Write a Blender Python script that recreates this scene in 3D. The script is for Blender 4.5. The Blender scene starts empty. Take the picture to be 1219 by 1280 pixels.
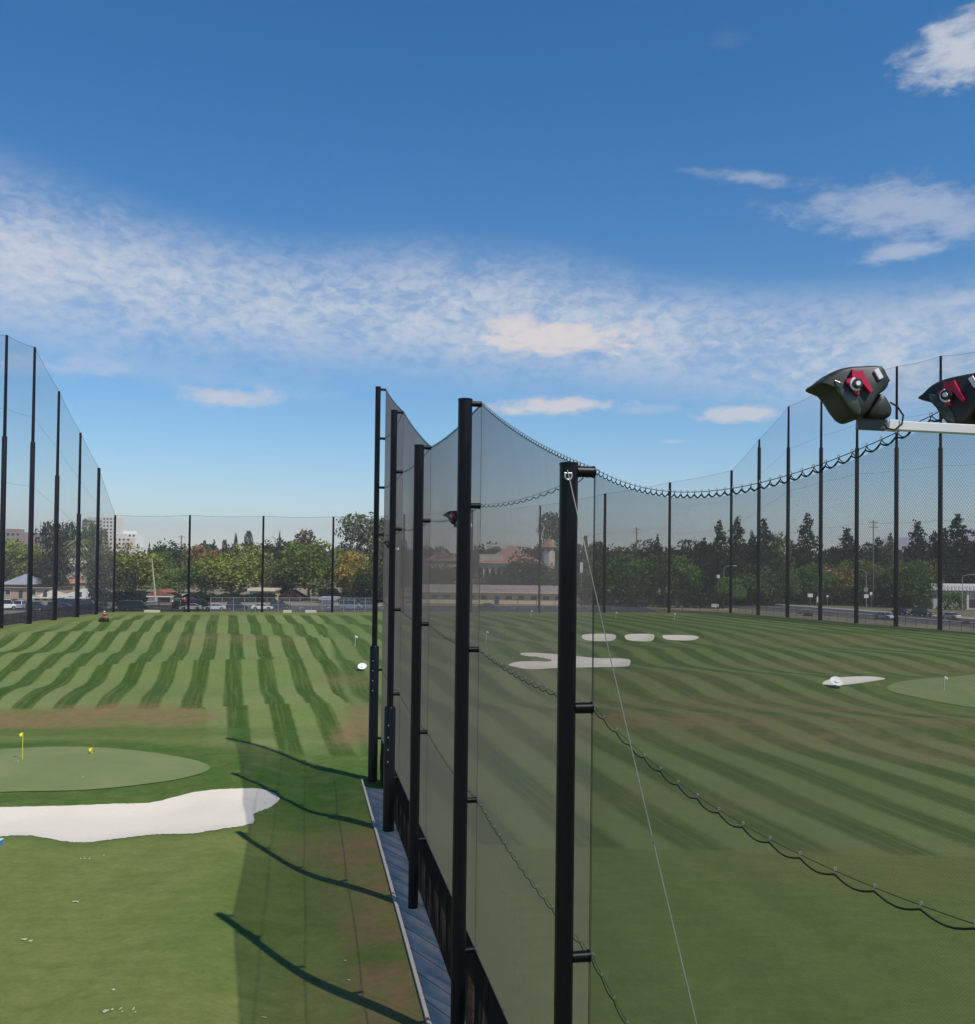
import bpy, bmesh, math, random
import numpy as np
from mathutils import Vector, Matrix, Euler
from mathutils.geometry import delaunay_2d_cdt
R = math.radians
random.seed(7)
C = bpy.data.collections.new('place'); bpy.context.scene.collection.children.link(C)
SC = bpy.context.scene

# ------------------------------------------------------------------ camera
CAMZ = 13.48; F = 1184.0; PITCH = 0.019; ROLL = 0.012
cam_d = bpy.data.cameras.new('camera'); cam = bpy.data.objects.new('camera', cam_d); C.objects.link(cam)
CM = Matrix.Rotation(math.pi/2+PITCH, 3, 'X') @ Matrix.Rotation(ROLL, 3, 'Z')
cam.matrix_world = Matrix.Translation((0, 0, CAMZ)) @ CM.to_4x4()
cam_d.sensor_fit = 'VERTICAL'; cam_d.sensor_height = 36; cam_d.lens = 36*F/1280
cam_d.shift_y = 39/1280; cam_d.clip_start = 0.1; cam_d.clip_end = 9000
SC.camera = cam

def ray(px, py):
    return CM @ Vector(((px-609.5)/F, -(py-679)/F, -1))
def atY(px, py, Y):                       # the point seen at a photo pixel at depth Y
    d = ray(px, py); return Vector((0, 0, CAMZ)) + d*(Y/d.y)

# ------------------------------------------------------------------ sun and sky
SUN_EL = 54; sd = Vector((-math.cos(R(45))*math.cos(R(SUN_EL)), math.cos(R(45))*math.cos(R(SUN_EL)), -math.sin(R(SUN_EL))))
sl = bpy.data.lights.new('sun', 'SUN'); sl.energy = 4.6; sl.angle = R(0.5); sl.color = (1, .935, .84)
so = bpy.data.objects.new('sun', sl); C.objects.link(so); so.rotation_euler = sd.to_track_quat('-Z', 'Y').to_euler()
so.location = (40, -40, 120)
SC.view_settings.view_transform = 'Standard'; SC.view_settings.look = 'None'
SC.view_settings.exposure = 0.0; SC.view_settings.gamma = 1
SC.cycles.transparent_max_bounces = 48; SC.cycles.max_bounces = 6

class NT:
    def __init__(s, tree): s.t = tree; s.n = tree.nodes; s.l = tree.links
    def node(s, typ, **kw):
        n = s.n.new(typ)
        for k, v in kw.items(): setattr(n, k, v)
        return n
    def put(s, sock, v):
        if hasattr(v, 'is_output'): s.l.new(v, sock)
        else:
            try: sock.default_value = v
            except Exception: sock.default_value = (v[0], v[1], v[2], 1) if len(v) == 3 else v
    def m(s, op, a, b=None, c=None, clamp=False):
        n = s.node('ShaderNodeMath', operation=op); n.use_clamp = clamp
        s.put(n.inputs[0], a)
        if b is not None: s.put(n.inputs[1], b)
        if c is not None: s.put(n.inputs[2], c)
        return n.outputs[0]
    def mix(s, f, a, b, mode='MIX'):
        n = s.node('ShaderNodeMix', data_type='RGBA', blend_type=mode)
        s.put(n.inputs[0], f)
        for i, v in ((6, a), (7, b)):
            if hasattr(v, 'is_output'): s.l.new(v, n.inputs[i])
            else: n.inputs[i].default_value = (v[0], v[1], v[2], 1)
        return n.outputs[2]
    def noise(s, vec, scale, detail=4, rough=.55, dist=0):
        n = s.node('ShaderNodeTexNoise'); s.l.new(vec, n.inputs['Vector'])
        n.inputs['Scale'].default_value = scale; n.inputs['Detail'].default_value = detail
        n.inputs['Roughness'].default_value = rough; n.inputs['Distortion'].default_value = dist
        return n.outputs['Fac']
    def ss(s, v, a, b, lo=0, hi=1):
        n = s.node('ShaderNodeMapRange', interpolation_type='SMOOTHSTEP'); s.put(n.inputs[0], v)
        n.inputs[1].default_value = a; n.inputs[2].default_value = b; n.inputs[3].default_value = lo; n.inputs[4].default_value = hi
        return n.outputs[0]
    def comb(s, x, y, z):
        n = s.node('ShaderNodeCombineXYZ')
        for i, v in enumerate((x, y, z)): s.put(n.inputs[i], v)
        return n.outputs[0]
    def sep(s, v):
        n = s.node('ShaderNodeSeparateXYZ'); s.l.new(v, n.inputs[0]); return n.outputs

W = bpy.data.worlds.new('World'); SC.world = W; W.use_nodes = True
W.node_tree.nodes.clear(); w = NT(W.node_tree)
sky = w.node('ShaderNodeTexSky', sky_type='NISHITA'); sky.sun_disc = False
sky.sun_elevation = R(SUN_EL); sky.sun_rotation = R(135); sky.air_density = 1.0; sky.dust_density = 0.0; sky.ozone_density = 3.0; sky.altitude = 0
tc = w.node('ShaderNodeTexCoord'); dx, dy, dz = w.sep(tc.outputs['Generated'])
az = w.m('ARCTAN2', dx, dy); el = w.m('ARCSINE', dz)
def azel(px, py):
    d = ray(px, py).normalized(); return math.atan2(d.x, d.y), math.asin(d.z)
zz = w.m('MAXIMUM', dz, .02)
pl = w.comb(w.m('DIVIDE', dx, zz), w.m('DIVIDE', dy, zz), 0)
# the altocumulus deck: its centre line and half width against azimuth
fc = w.node('ShaderNodeFloatCurve'); fh = w.node('ShaderNodeFloatCurve')
azn = w.m('DIVIDE', w.m('ADD', az, .8), 1.6)
w.l.new(azn, fc.inputs['Value']); w.l.new(azn, fh.inputs['Value'])
def setcurve(node, pts):
    cv = node.mapping.curves[0]
    while len(cv.points) > 2: cv.points.remove(cv.points[1])
    cv.points[0].location = pts[0]; cv.points[-1].location = pts[-1]
    for p in pts[1:-1]: cv.points.new(*p)
    node.mapping.update()
mid = [(-60, 300), (100, 345), (230, 368), (400, 385), (560, 392), (700, 405), (850, 425), (1000, 440), (1219, 440)]
hw = [100, 98, 84, 78, 88, 84, 72, 76, 84]
P1_ = [((azel(*p)[0]+.8)/1.6, azel(*p)[1]*2) for p in mid]
P2_ = [((azel(*p)[0]+.8)/1.6, h/F*2) for p, h in zip(mid, hw)]
setcurve(fc, [(0, P1_[0][1])]+P1_+[(1, P1_[-1][1])]); setcurve(fh, [(0, P2_[0][1])]+P2_+[(1, P2_[-1][1])])
cen = w.m('DIVIDE', fc.outputs[0], 2); hwd = w.m('DIVIDE', fh.outputs[0], 2)
dd = w.m('DIVIDE', w.m('ABSOLUTE', w.m('SUBTRACT', el, cen)), hwd)
band = w.ss(dd, .1, 1.25, 1, 0)
pwarp = w.node('ShaderNodeVectorMath', operation='MULTIPLY'); w.l.new(pl, pwarp.inputs[0]); pwarp.inputs[1].default_value = (1, .8, 1)
spd = w.comb(az, w.m('MULTIPLY', el, 1.9), 0); fine = w.noise(spd, 60, 5, .6, .5); big = w.noise(spd, 9, 5, .6, .4)
deck = w.m('MULTIPLY', band, w.ss(w.m('ADD', w.m('MULTIPLY', fine, .62), w.m('MULTIPLY', big, .68)), .46, .80))
deck = w.m('ADD', w.m('MULTIPLY', deck, .58), w.m('MULTIPLY', band, .26))
tot = w.m('MULTIPLY', deck, .9)
sp = w.comb(az, w.m('MULTIPLY', el, 2.2), 0)
wn = w.noise(sp, 14, 6, .6, .2); wf = w.noise(sp, 34, 5, .62, .3)
def blob(px, py, rx, ry, k, e0=.2, flat=1.0, tilt=0):
    a0, e0_ = azel(px, py)
    da = w.m('SUBTRACT', az, a0); de = w.m('SUBTRACT', w.m('SUBTRACT', el, e0_), w.m('MULTIPLY', da, tilt))
    u = w.m('DIVIDE', da, rx/F); v = w.m('DIVIDE', de, ry/F)
    r = w.m('SQRT', w.m('ADD', w.m('MULTIPLY', u, u), w.m('MULTIPLY', v, v)))
    n = w.m('ADD', w.m('MULTIPLY', w.m('SUBTRACT', wn, .5), 1.7), w.m('MULTIPLY', w.m('SUBTRACT', wf, .5), 1.3))
    return w.m('MULTIPLY', w.ss(w.m('SUBTRACT', w.m('SUBTRACT', 1, r), w.m('MULTIPLY', n, -1)), 0, e0), k)
warm = None
for b in [(700, 421, 125, 28, .85, .6), (650, 412, 55, 19, .7, .6), (290, 496, 75, 17, .55, .8), (690, 508, 105, 15, .75, .7), (930, 517, 60, 13, .62, .7), (800, 512, 60, 9, .22, .9), (60, 458, 120, 16, .28, .9)]:
    s_ = blob(*b[:5], e0=b[5]); warm = s_ if warm is None else w.m('MAXIMUM', warm, s_)
cool = None
for b in [(1130, 262, 150, 42, .42, .9, -.12), (1125, 316, 62, 13, .45, .8, 0), (1200, 62, 66, 42, .75, .8, 0), (940, 222, 95, 12, .34, .9, -.15), (1155, 92, 20, 14, .35, .8, 0), (40, 330, 190, 70, .30, 1.0, 0), (840, 552, 30, 4, .3, .9, 0),
          (910, 50, 40, 14, .08, 1., 0), (1250, 370, 130, 16, .3, .9, 0), (250, 470, 260, 26, .22, 1.2, -.06)]:
    s_ = blob(*b[:5], e0=b[5], tilt=b[6]); cool = s_ if cool is None else w.m('MAXIMUM', cool, s_)
sat = w.node('ShaderNodeHueSaturation'); sat.inputs['Saturation'].default_value = 1.12; sat.inputs['Value'].default_value = 1.0
w.l.new(sky.outputs[0], sat.inputs['Color'])
skyc = w.mix(1.0, sat.outputs[0], w.mix(w.ss(el, .02, .5), w.mix(w.ss(el, .0, .16), (1.0, 1.03, 1.10), (.86, 1.07, 1.17)), (.28, .86, 1.12)), 'MULTIPLY')
CL = 6.9
c1 = w.mix(w.m('MINIMUM', tot, 1), skyc, (CL*.93, CL*.96, CL*1.03))
c2 = w.mix(w.m('MINIMUM', cool, 1), c1, (CL*.95, CL*.97, CL*1.02))
c3 = w.mix(w.m('MINIMUM', warm, 1), c2, (CL*1.07, CL*.96, CL*.93))
bg = w.node('ShaderNodeBackground'); w.l.new(c3, bg.inputs[0]); bg.inputs[1].default_value = .105
wo = w.node('ShaderNodeOutputWorld'); w.l.new(bg.outputs[0], wo.inputs[0])

# ------------------------------------------------------------------ materials
def newmat(name):
    m = bpy.data.materials.new(name); m.use_nodes = True; m.node_tree.nodes.clear()
    t = NT(m.node_tree); out = t.node('ShaderNodeOutputMaterial'); return m, t, out
def principled(t, out, col, rough=.6, metal=0, spec=.5):
    b = t.node('ShaderNodeBsdfPrincipled'); t.put(b.inputs['Base Color'], col if hasattr(col, 'is_output') else (*col, 1))
    t.put(b.inputs['Roughness'], rough); b.inputs['Metallic'].default_value = metal; b.inputs['Specular IOR Level'].default_value = spec
    t.l.new(b.outputs[0], out.inputs[0]); return b
def simple(name, col, rough=.6, metal=0, var=.12, scale=3, spec=.5, bump=0):
    m, t, out = newmat(name)
    tc = t.node('ShaderNodeTexCoord'); n = t.noise(tc.outputs['Object'], scale, 5, .6)
    lo = [c*(1-var) for c in col]; hi = [min(1, c*(1+var)) for c in col]
    b = principled(t, out, t.mix(n, lo, hi), rough, metal, spec)
    if bump:
        bp = t.node('ShaderNodeBump'); bp.inputs['Strength'].default_value = bump; bp.inputs['Distance'].default_value = .02
        t.l.new(t.noise(tc.outputs['Object'], scale*8, 4), bp.inputs['Height']); t.l.new(bp.outputs[0], b.inputs['Normal'])
    return m
M = {}
M['black_paint'] = simple('black_paint', (.0035, .004, .006), .42, 0, .35, 2.5, .28)
M['far_pole'] = simple('far_pole', (.006, .0065, .009), .6, 0, .3, 1, .12)
M['black_fabric'] = simple('black_fabric', (.010, .011, .013), .9, 0, .4, 4, .1)
M['rope'] = simple('rope', (.012, .012, .012), .8)
M['galv'] = simple('galv', (.42, .42, .42), .45, .5, .25, 8)
M['wire'] = simple('wire', (.27, .28, .23), .6, .1, .2, 4)
M['thin_wire'] = simple('thin_wire', (.045, .05, .045), .5, .3, .2, 4)
M['clip'] = simple('clip', (.42, .43, .40), .5, .2)
M['concrete'] = simple('concrete', (.66, .53, .42), .9, 0, .25, 1.1, .3)
M['post_shadow'] = simple('post_shadow', (.07, .07, .07), .95)  # dark colour of the screen-post shadows painted on the strip
M['kerb'] = simple('kerb', (.46, .42, .36), .9, 0, .15, 3)
M['asphalt'] = simple('asphalt', (.075, .073, .078), .95, 0, .25, .25, .2)
M['pavement'] = simple('pavement', (.36, .34, .32), .95, 0, .15, .4, .2)
M['paint_white'] = simple('paint_white', (.75, .75, .72), .7, 0, .1, 2)
M['paint_yellow'] = simple('paint_yellow', (.5, .36, .05), .7, 0, .1, 2)
M['bar_white'] = simple('bar_white', (.85, .86, .86), .35, 0, .04, 4)
M['lamp_black'] = simple('lamp_black', (.024, .029, .026), .48, 0, .5, 7, .4)
M['lamp_glass'] = simple('lamp_glass', (.055, .07, .06), .18, 0, .6, 14, .6)
M['lamp_red'] = simple('lamp_red', (.55, .012, .06), .4, 0, .2, 10)
M['label_white'] = simple('label_white', (.8, .82, .84), .4, 0, .03)
M['tyre'] = simple('tyre', (.012, .012, .012), .85)
M['rim'] = simple('rim', (.4, .4, .4), .35, .7)
M['car_glass'] = simple('car_glass', (.012, .014, .018), .12, 0, .3, 1, .7)
M['skin'] = simple('skin', (.42, .24, .16), .6); M['shirt'] = simple('shirt', (.62, .12, .04), .85); M['cap'] = simple('cap', (.72, .62, .42), .85)
M['trousers'] = simple('trousers', (.05, .055, .07), .9)
M['mower'] = simple('mower', (.55, .10, .03), .45); M['mower_deck'] = simple('mower_deck', (.10, .09, .08), .6)
M['flag_yellow'] = simple('flag_yellow', (.80, .72, .04), .8, 0, .08); M['flag_white'] = simple('flag_white', (.8, .8, .78), .8, 0, .05)
M['blue_plastic'] = simple('blue_plastic', (.02, .22, .62), .5)
M['bark'] = simple('bark', (.12, .09, .065), .95, 0, .3, 2); M['frond_dead'] = simple('frond_dead', (.50, .44, .35), .95, 0, .3, 2)
M['window'] = simple('window', (.03, .035, .04), .15, 0, .4, .8, .7)
M['divot'] = simple('divot', (.36, .36, .22), .95)

def sandmat():
    m, t, out = newmat('sand'); tc = t.node('ShaderNodeTexCoord'); o = tc.outputs['Object']
    n = t.noise(o, .35, 5, .6); n2 = t.noise(o, 6, 4, .7)
    c = t.mix(n, (.60, .54, .44), (.67, .62, .53)); x_, y_, z_ = t.sep(o); rk = t.m('SINE', t.m('ADD', t.m('MULTIPLY', t.m('ADD', y_, t.m('MULTIPLY', x_, .25)), 38), t.m('MULTIPLY', n, 30))); c = t.mix(t.m('MULTIPLY', n2, .3), c, (.52, .47, .40)); c = t.mix(t.ss(rk, .2, 1, 0, .16), c, (.42, .38, .33)); c = t.mix(t.ss(t.noise(o, .8, 5, .7, .6), .56, .75, 0, .3), c, (.48, .42, .34))
    b = principled(t, out, c, .95, 0, .1); bp = t.node('ShaderNodeBump'); bp.inputs['Strength'].default_value = .5; bp.inputs['Distance'].default_value = .05
    t.l.new(n2, bp.inputs['Height']); t.l.new(bp.outputs[0], b.inputs['Normal']); return m
M['sand'] = sandmat()

def greenmat():
    m, t, out = newmat('green_turf'); tc = t.node('ShaderNodeTexCoord'); o = tc.outputs['Object']
    n = t.noise(o, .18, 6, .65, .5); n2 = t.noise(o, 2.2, 5, .7)
    c = t.mix(t.ss(n, .3, .7), (.150, .192, .072), (.195, .222, .094)); c = t.mix(t.m('MULTIPLY', n2, .35), c, (.11, .145, .055))
    principled(t, out, c, .95, 0, .1); return m
M['green_turf'] = greenmat()

def leafmat(name='leaf', trans=.3):
    m, t, out = newmat(name); oi = t.node('ShaderNodeObjectInfo'); tc = t.node('ShaderNodeTexCoord')
    n = t.noise(tc.outputs['Object'], 7, 4, .7); n2 = t.noise(tc.outputs['Object'], 30, 3, .7)
    k = t.m('ADD', t.m('MULTIPLY', t.ss(n, .3, .72), 1.0), .42); k = t.m('MULTIPLY', k, t.m('ADD', t.m('MULTIPLY', n2, 1.1), 1.25))
    kk = t.comb(k, k, k); c = t.mix(1.0, oi.outputs['Color'], kk, 'MULTIPLY')
    d = t.node('ShaderNodeBsdfDiffuse'); t.l.new(c, d.inputs[0]); tr = t.node('ShaderNodeBsdfTranslucent'); t.l.new(c, tr.inputs[0])
    mx = t.node('ShaderNodeMixShader'); mx.inputs[0].default_value = trans; t.l.new(d.outputs[0], mx.inputs[1]); t.l.new(tr.outputs[0], mx.inputs[2])
    t.l.new(mx.outputs[0], out.inputs[0]); return m
M['leaf'] = leafmat()

def netmat(name, T, col, pattern=0.0, cell=.045):
    """Netting: threads that let T of the light through head-on, less through a slanting path."""
    m, t, out = newmat(name); g = t.node('ShaderNodeNewGeometry')
    dot = t.node('ShaderNodeVectorMath', operation='DOT_PRODUCT'); t.l.new(g.outputs['Incoming'], dot.inputs[0]); t.l.new(g.outputs['True Normal'], dot.inputs[1])
    cs = t.m('MAXIMUM', t.m('ABSOLUTE', dot.outputs['Value']), .045)
    tr_ = t.m('POWER', T, t.m('DIVIDE', 1.0, cs)); op = t.m('SUBTRACT', 1.0, tr_)
    uv = t.node('ShaderNodeUVMap'); ux, uy, _ = t.sep(uv.outputs[0])
    if pattern:
        a = t.m('ADD', ux, uy); b = t.m('SUBTRACT', ux, uy)
        f = lambda v: t.m('ABSOLUTE', t.m('SUBTRACT', t.m('FRACT', t.m('DIVIDE', v, cell)), .5))
        mx_ = t.m('MAXIMUM', f(a), f(b)); th = t.ss(mx_, .30, .44)
        op = t.m('MULTIPLY', op, t.m('ADD', t.m('MULTIPLY', th, pattern*1.6), 1-pattern*.75), clamp=True)
    nz = t.noise(uv.outputs[0], .35, 4, .6); nv = t.comb(t.m('MULTIPLY', ux, 6), t.m('MULTIPLY', uy, .12), 0); n2 = t.noise(nv, 1.0, 3, .6)
    op = t.m('MULTIPLY', op, t.m('ADD', t.m('MULTIPLY', nz, .16), t.m('MULTIPLY', n2, .12)), clamp=False) if False else t.m('MULTIPLY', op, t.m('ADD', .88, t.m('ADD', t.m('MULTIPLY', nz, .14), t.m('MULTIPLY', n2, .10))), clamp=True)
    d = t.node('ShaderNodeBsdfDiffuse'); d.inputs[0].default_value = (*col, 1)
    tl = t.node('ShaderNodeBsdfTranslucent'); tl.inputs[0].default_value = (*col, 1)
    m1 = t.node('ShaderNodeMixShader'); m1.inputs[0].default_value = .5; t.l.new(d.outputs[0], m1.inputs[1]); t.l.new(tl.outputs[0], m1.inputs[2])
    tp = t.node('ShaderNodeBsdfTransparent'); m2 = t.node('ShaderNodeMixShader'); t.l.new(op, m2.inputs[0]); t.l.new(tp.outputs[0], m2.inputs[1]); t.l.new(m1.outputs[0], m2.inputs[2])
    t.l.new(m2.outputs[0], out.inputs[0]); return m
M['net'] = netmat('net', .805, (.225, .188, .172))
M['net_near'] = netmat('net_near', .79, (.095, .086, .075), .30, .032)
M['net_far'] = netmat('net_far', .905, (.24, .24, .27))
M['windscreen'] = netmat('windscreen', .30, (.010, .011, .013))
M['chain'] = netmat('chain', .80, (.30, .30, .31))
M['screen_mesh'] = netmat('screen_mesh', .45, (.02, .022, .025))

def roofmat(name, col, rows=.35, var=.3):
    m, t, out = newmat(name); tc = t.node('ShaderNodeTexCoord'); o = tc.outputs['Object']; _, _, z = t.sep(o)
    n = t.noise(o, .7, 5, .65); r = t.m('FRACT', t.m('DIVIDE', z, rows))
    c = t.mix(n, [c*(1-var) for c in col], [min(1, c*(1+var)) for c in col]); c = t.mix(t.ss(r, .8, 1, 0, .35), c, [c*.4 for c in col])
    principled(t, out, c, .9, 0, .15); return m
def wallmat(name, col): return simple(name, col, .9, 0, .1, .5, .15)

# ------------------------------------------------------------------ mesh helpers
class MB:
    def __init__(s): s.v = []; s.f = []
    def add(s, vs, fs):
        o = len(s.v); s.v += [tuple(v) for v in vs]; s.f += [tuple(i+o for i in f) for f in fs]; return s
    def box(s, c, size, rz=0, rot=None):
        hx, hy, hz = [k/2 for k in size]; m = rot if rot else Matrix.Rotation(rz, 3, 'Z')
        vs = [Vector(c)+m @ Vector((x*hx, y*hy, z*hz)) for x in (-1, 1) for y in (-1, 1) for z in (-1, 1)]
        return s.add(vs, [(0, 1, 3, 2), (4, 6, 7, 5), (0, 4, 5, 1), (2, 3, 7, 6), (0, 2, 6, 4), (1, 5, 7, 3)])
    def bar(s, a, b, wx, wz):
        a = Vector(a); b = Vector(b); d = (b-a); q = d.to_track_quat('Y', 'Z').to_matrix()
        return s.box((a+b)/2, (wx, d.length, wz), rot=q)
    def tube(s, pts, rad, n=8, caps=True):
        pts = [Vector(p) for p in pts]; rr = rad if hasattr(rad, '__len__') else [rad]*len(pts)
        up = None; o = len(s.v); vs = []
        for i, p in enumerate(pts):
            d = (pts[min(i+1, len(pts)-1)]-pts[max(i-1, 0)]).normalized()
            ref = Vector((0, 0, 1)) if abs(d.z) < .9 else Vector((1, 0, 0))
            if up is None: up = (ref-d*ref.dot(d)).normalized()
            else:
                up = up-d*up.dot(d); up = up.normalized() if up.length > 1e-6 else (ref-d*ref.dot(d)).normalized()
            sd_ = d.cross(up)
            for k in range(n):
                a = 2*math.pi*k/n; vs.append(p+(up*math.cos(a)+sd_*math.sin(a))*rr[i])
        fs = [(i*n+k, i*n+(k+1) % n, (i+1)*n+(k+1) % n, (i+1)*n+k) for i in range(len(pts)-1) for k in range(n)]
        if caps: fs += [tuple(range(n-1, -1, -1)), tuple((len(pts)-1)*n+k for k in range(n))]
        return s.add(vs, fs)
    def prism(s, poly, h0, h1, fn):
        n = len(poly); vs = [fn(p, h0) for p in poly]+[fn(p, h1) for p in poly]
        return s.add(vs, [tuple(range(n-1, -1, -1)), tuple(range(n, 2*n))]+[(i, (i+1) % n, n+(i+1) % n, n+i) for i in range(n)])
    def build(s, name, mat, parent=None, smooth=False, loc=None, bevel=0, fixn=True):
        me = bpy.data.meshes.new(name); me.from_pydata(s.v, [], s.f); me.materials.append(mat)
        if fixn:
            bm = bmesh.new(); bm.from_mesh(me); bmesh.ops.recalc_face_normals(bm, faces=bm.faces); bm.to_mesh(me); bm.free()
        if smooth: me.shade_smooth() if hasattr(me, 'shade_smooth') else me.polygons.foreach_set('use_smooth', [True]*len(me.polygons))
        o = bpy.data.objects.new(name, me); C.objects.link(o); o.parent = parent
        if loc is not None: o.location = loc
        if bevel:
            b = o.modifiers.new('b', 'BEVEL'); b.width = bevel; b.segments = 2; b.limit_method = 'ANGLE'; b.angle_limit = R(40)
        if smooth:
            try: me.set_sharp_from_angle(angle=R(40))
            except Exception: pass
        return o
def tag(o, label, cat, group=None):
    o['label'] = label; o['category'] = cat
    if group: o['group'] = group
    return o
def thing(name, label, cat, loc=(0, 0, 0), rz=0, group=None):
    o = bpy.data.objects.new(name, None); o.empty_display_size = .5; C.objects.link(o); o.location = loc; o.rotation_euler = (0, 0, rz)
    return tag(o, label, cat, group)
def struct(o): o['kind'] = 'structure'; return o
def copy_tree(o, parent=None):
    c = o.copy(); C.objects.link(c); c.parent = parent
    for ch in KIDS(o): copy_tree(ch, c)
    return c
def KIDS(o): return [x for x in C.objects if x.parent == o]
ORD = ['first', 'second', 'third', 'fourth', 'fifth', 'sixth', 'seventh', 'eighth', 'ninth', 'tenth', 'eleventh', 'twelfth', 'thirteenth', 'fourteenth', 'fifteenth', 'sixteenth']

# ------------------------------------------------------------------ terrain
def sst(x, a, b):
    t = np.clip((x-a)/(b-a), 0, 1); return t*t*(3-2*t)
def base_z(X, Y):
    X = np.asarray(X, float); Y = np.asarray(Y, float)
    z = 2.2*sst(Y, 48, 165)
    mk = sst(Y, 62, 84)*(1-sst(Y, 150, 185))*sst(X, -74, -62)*(1-sst(X, 55, 75))
    z = z+mk*(.40*np.sin(2*np.pi*(Y+.12*X)/25.5+.6)+.05*np.sin(2*np.pi*(Y-.3*X)/13+1.1)+.12*np.sin(X/9.0+Y/21))
    dw = (4.54-.1964*Y)-X; z = z-.38*np.exp(-((dw-4.2)/2.0)**2)*sst(Y, 16, 24)*(1-sst(Y, 58, 68))+.22*np.exp(-((dw-8.5)/2.2)**2)*sst(Y, 16, 24)*(1-sst(Y, 62, 74))
    z = z+.45*np.exp(-(((X+34)/17)**2+((Y-60)/9)**2))
    return z
def ground_at(px, py, fn=None):
    fn = fn or base_z
    d = ray(px, py); o = Vector((0, 0, CAMZ)); t = 1.0; prev = 0
    if d.z > -1e-4: return None
    while t < 3000:
        p = o+d*t
        if p.z < float(fn(p.x, p.y)): break
        prev = t; t *= 1.01; t += .2
    a, b = prev, t
    for _ in range(30):
        c = (a+b)/2; p = o+d*c
        if p.z < float(fn(p.x, p.y)): b = c
        else: a = c
    return o+d*b
def smooth_poly(pts, n=5):
    out = []; N = len(pts)
    for i in range(N):
        p0, p1, p2, p3 = pts[i-1], pts[i], pts[(i+1) % N], pts[(i+2) % N]
        for k in range(n):
            t = k/n
            out.append(tuple(.5*((2*p1[j])+(-p0[j]+p2[j])*t+(2*p0[j]-5*p1[j]+4*p2[j]-p3[j])*t*t+(-p0[j]+3*p1[j]-3*p2[j]+p3[j])*t**3) for j in (0, 1)))
    return out
def gpoly(pts, n=5):
    w_ = [ground_at(*p) for p in pts]; q = smooth_poly([(p.x, p.y) for p in w_], n); rr = random.Random(len(pts)); sz = .05 if n > 5 else .0; return [(x+rr.uniform(-sz, sz), y+rr.uniform(-sz, sz)) for x, y in q]
BUNK = [
 ([(-120, 1012), (-50, 1010), (0, 1010), (60, 1009), (140, 1006), (190, 1004), (240, 992), (290, 987), (330, 988), (349, 998), (338, 1010), (318, 1018), (316, 1030), (280, 1037), (240, 1043), (200, 1044), (160, 1048), (110, 1054), (80, 1053), (40, 1046), (0, 1047), (-60, 1055), (-130, 1050)], .22, 'long pale sand bunker below the flagged green on the left range', None),
 ([(727, 796), (735, 793), (765, 793), (770, 798), (760, 802), (735, 801)], .3, 'leftmost of three small sand bunkers in a row behind the net', 'small sand bunkers in a row'),
 ([(781, 796), (788, 793), (814, 793), (818, 797), (812, 802), (787, 801)], .3, 'middle one of three small sand bunkers in a row behind the net', 'small sand bunkers in a row'),
 ([(828, 796), (836, 794), (868, 795), (873, 798), (862, 801), (835, 800)], .3, 'rightmost of three small sand bunkers in a row behind the net', 'small sand bunkers in a row'),
 ([(651, 817), (668, 816.5), (700, 818.5), (745, 823), (782, 824), (788, 829), (775, 834), (700, 835.5), (655, 836.5), (636, 832), (645, 828), (668, 827), (684, 827.5), (690, 826), (684, 824), (670, 821.5), (655, 820)], .3, 'forked sand bunker seen through the net beside the nearest black pole', None),
 ([(1028, 855), (1045, 848), (1085, 846), (1107, 849), (1085, 853), (1052, 857)], .25, 'thin sand bunker beside the white target dish on the right range', None)]
BP = [(gpoly(p, 12 if dep < .24 else 5), dep, lab, g) for p, dep, lab, g in BUNK]
GREENS = [([(-160, 970), (-90, 945), (0, 937), (100, 934), (180, 940), (240, 950), (263, 961), (235, 972), (180, 981), (110, 988), (30, 990), (-60, 992), (-140, 990)], 'pale putting green with two yellow flags above the long bunker'),
          ([(1108, 860), (1150, 849), (1219, 843), (1290, 841), (1360, 850), (1350, 880), (1290, 890), (1219, 885), (1150, 873)], 'pale putting green with a white flag at the right edge')]
GP = [(gpoly(p), lab) for p, lab in GREENS]
def sdist(X, Y, poly):                     # distance inside (+) / outside (-) of a polygon
    P = np.array(poly); Q = np.roll(P, -1, 0); d = np.full(X.shape, 1e9); ins = np.zeros(X.shape, bool)
    for (ax, ay), (bx, by) in zip(P, Q):
        ex, ey = bx-ax, by-ay; t = np.clip(((X-ax)*ex+(Y-ay)*ey)/(ex*ex+ey*ey+1e-12), 0, 1)
        d = np.minimum(d, np.hypot(X-ax-t*ex, Y-ay-t*ey))
        c = ((ay > Y) != (by > Y)) & (X < (bx-ax)*(Y-ay)/(by-ay+1e-12)+ax); ins ^= c
    return np.where(ins, d, -d)
def full_z(X, Y):
    X = np.asarray(X, float); Y = np.asarray(Y, float); z = base_z(X, Y)
    for poly, dep, _, _ in BP:
        P = np.array(poly); k = (X > P[:, 0].min()-2) & (X < P[:, 0].max()+2) & (Y > P[:, 1].min()-2) & (Y < P[:, 1].max()+2)
        if k.any():
            s_ = sdist(X[k], Y[k], poly) if X.ndim else sdist(np.array([X]), np.array([Y]), poly)
            dz_ = -dep*sst(s_, -.1, 1.8)+.10*np.exp(-((s_+.7)/.7)**2)
            if X.ndim: z[k] += dz_
            else: z = z+dz_[0]
    return z
def gz(x, y): return float(full_z(np.array([float(x)]), np.array([float(y)]))[0])

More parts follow.
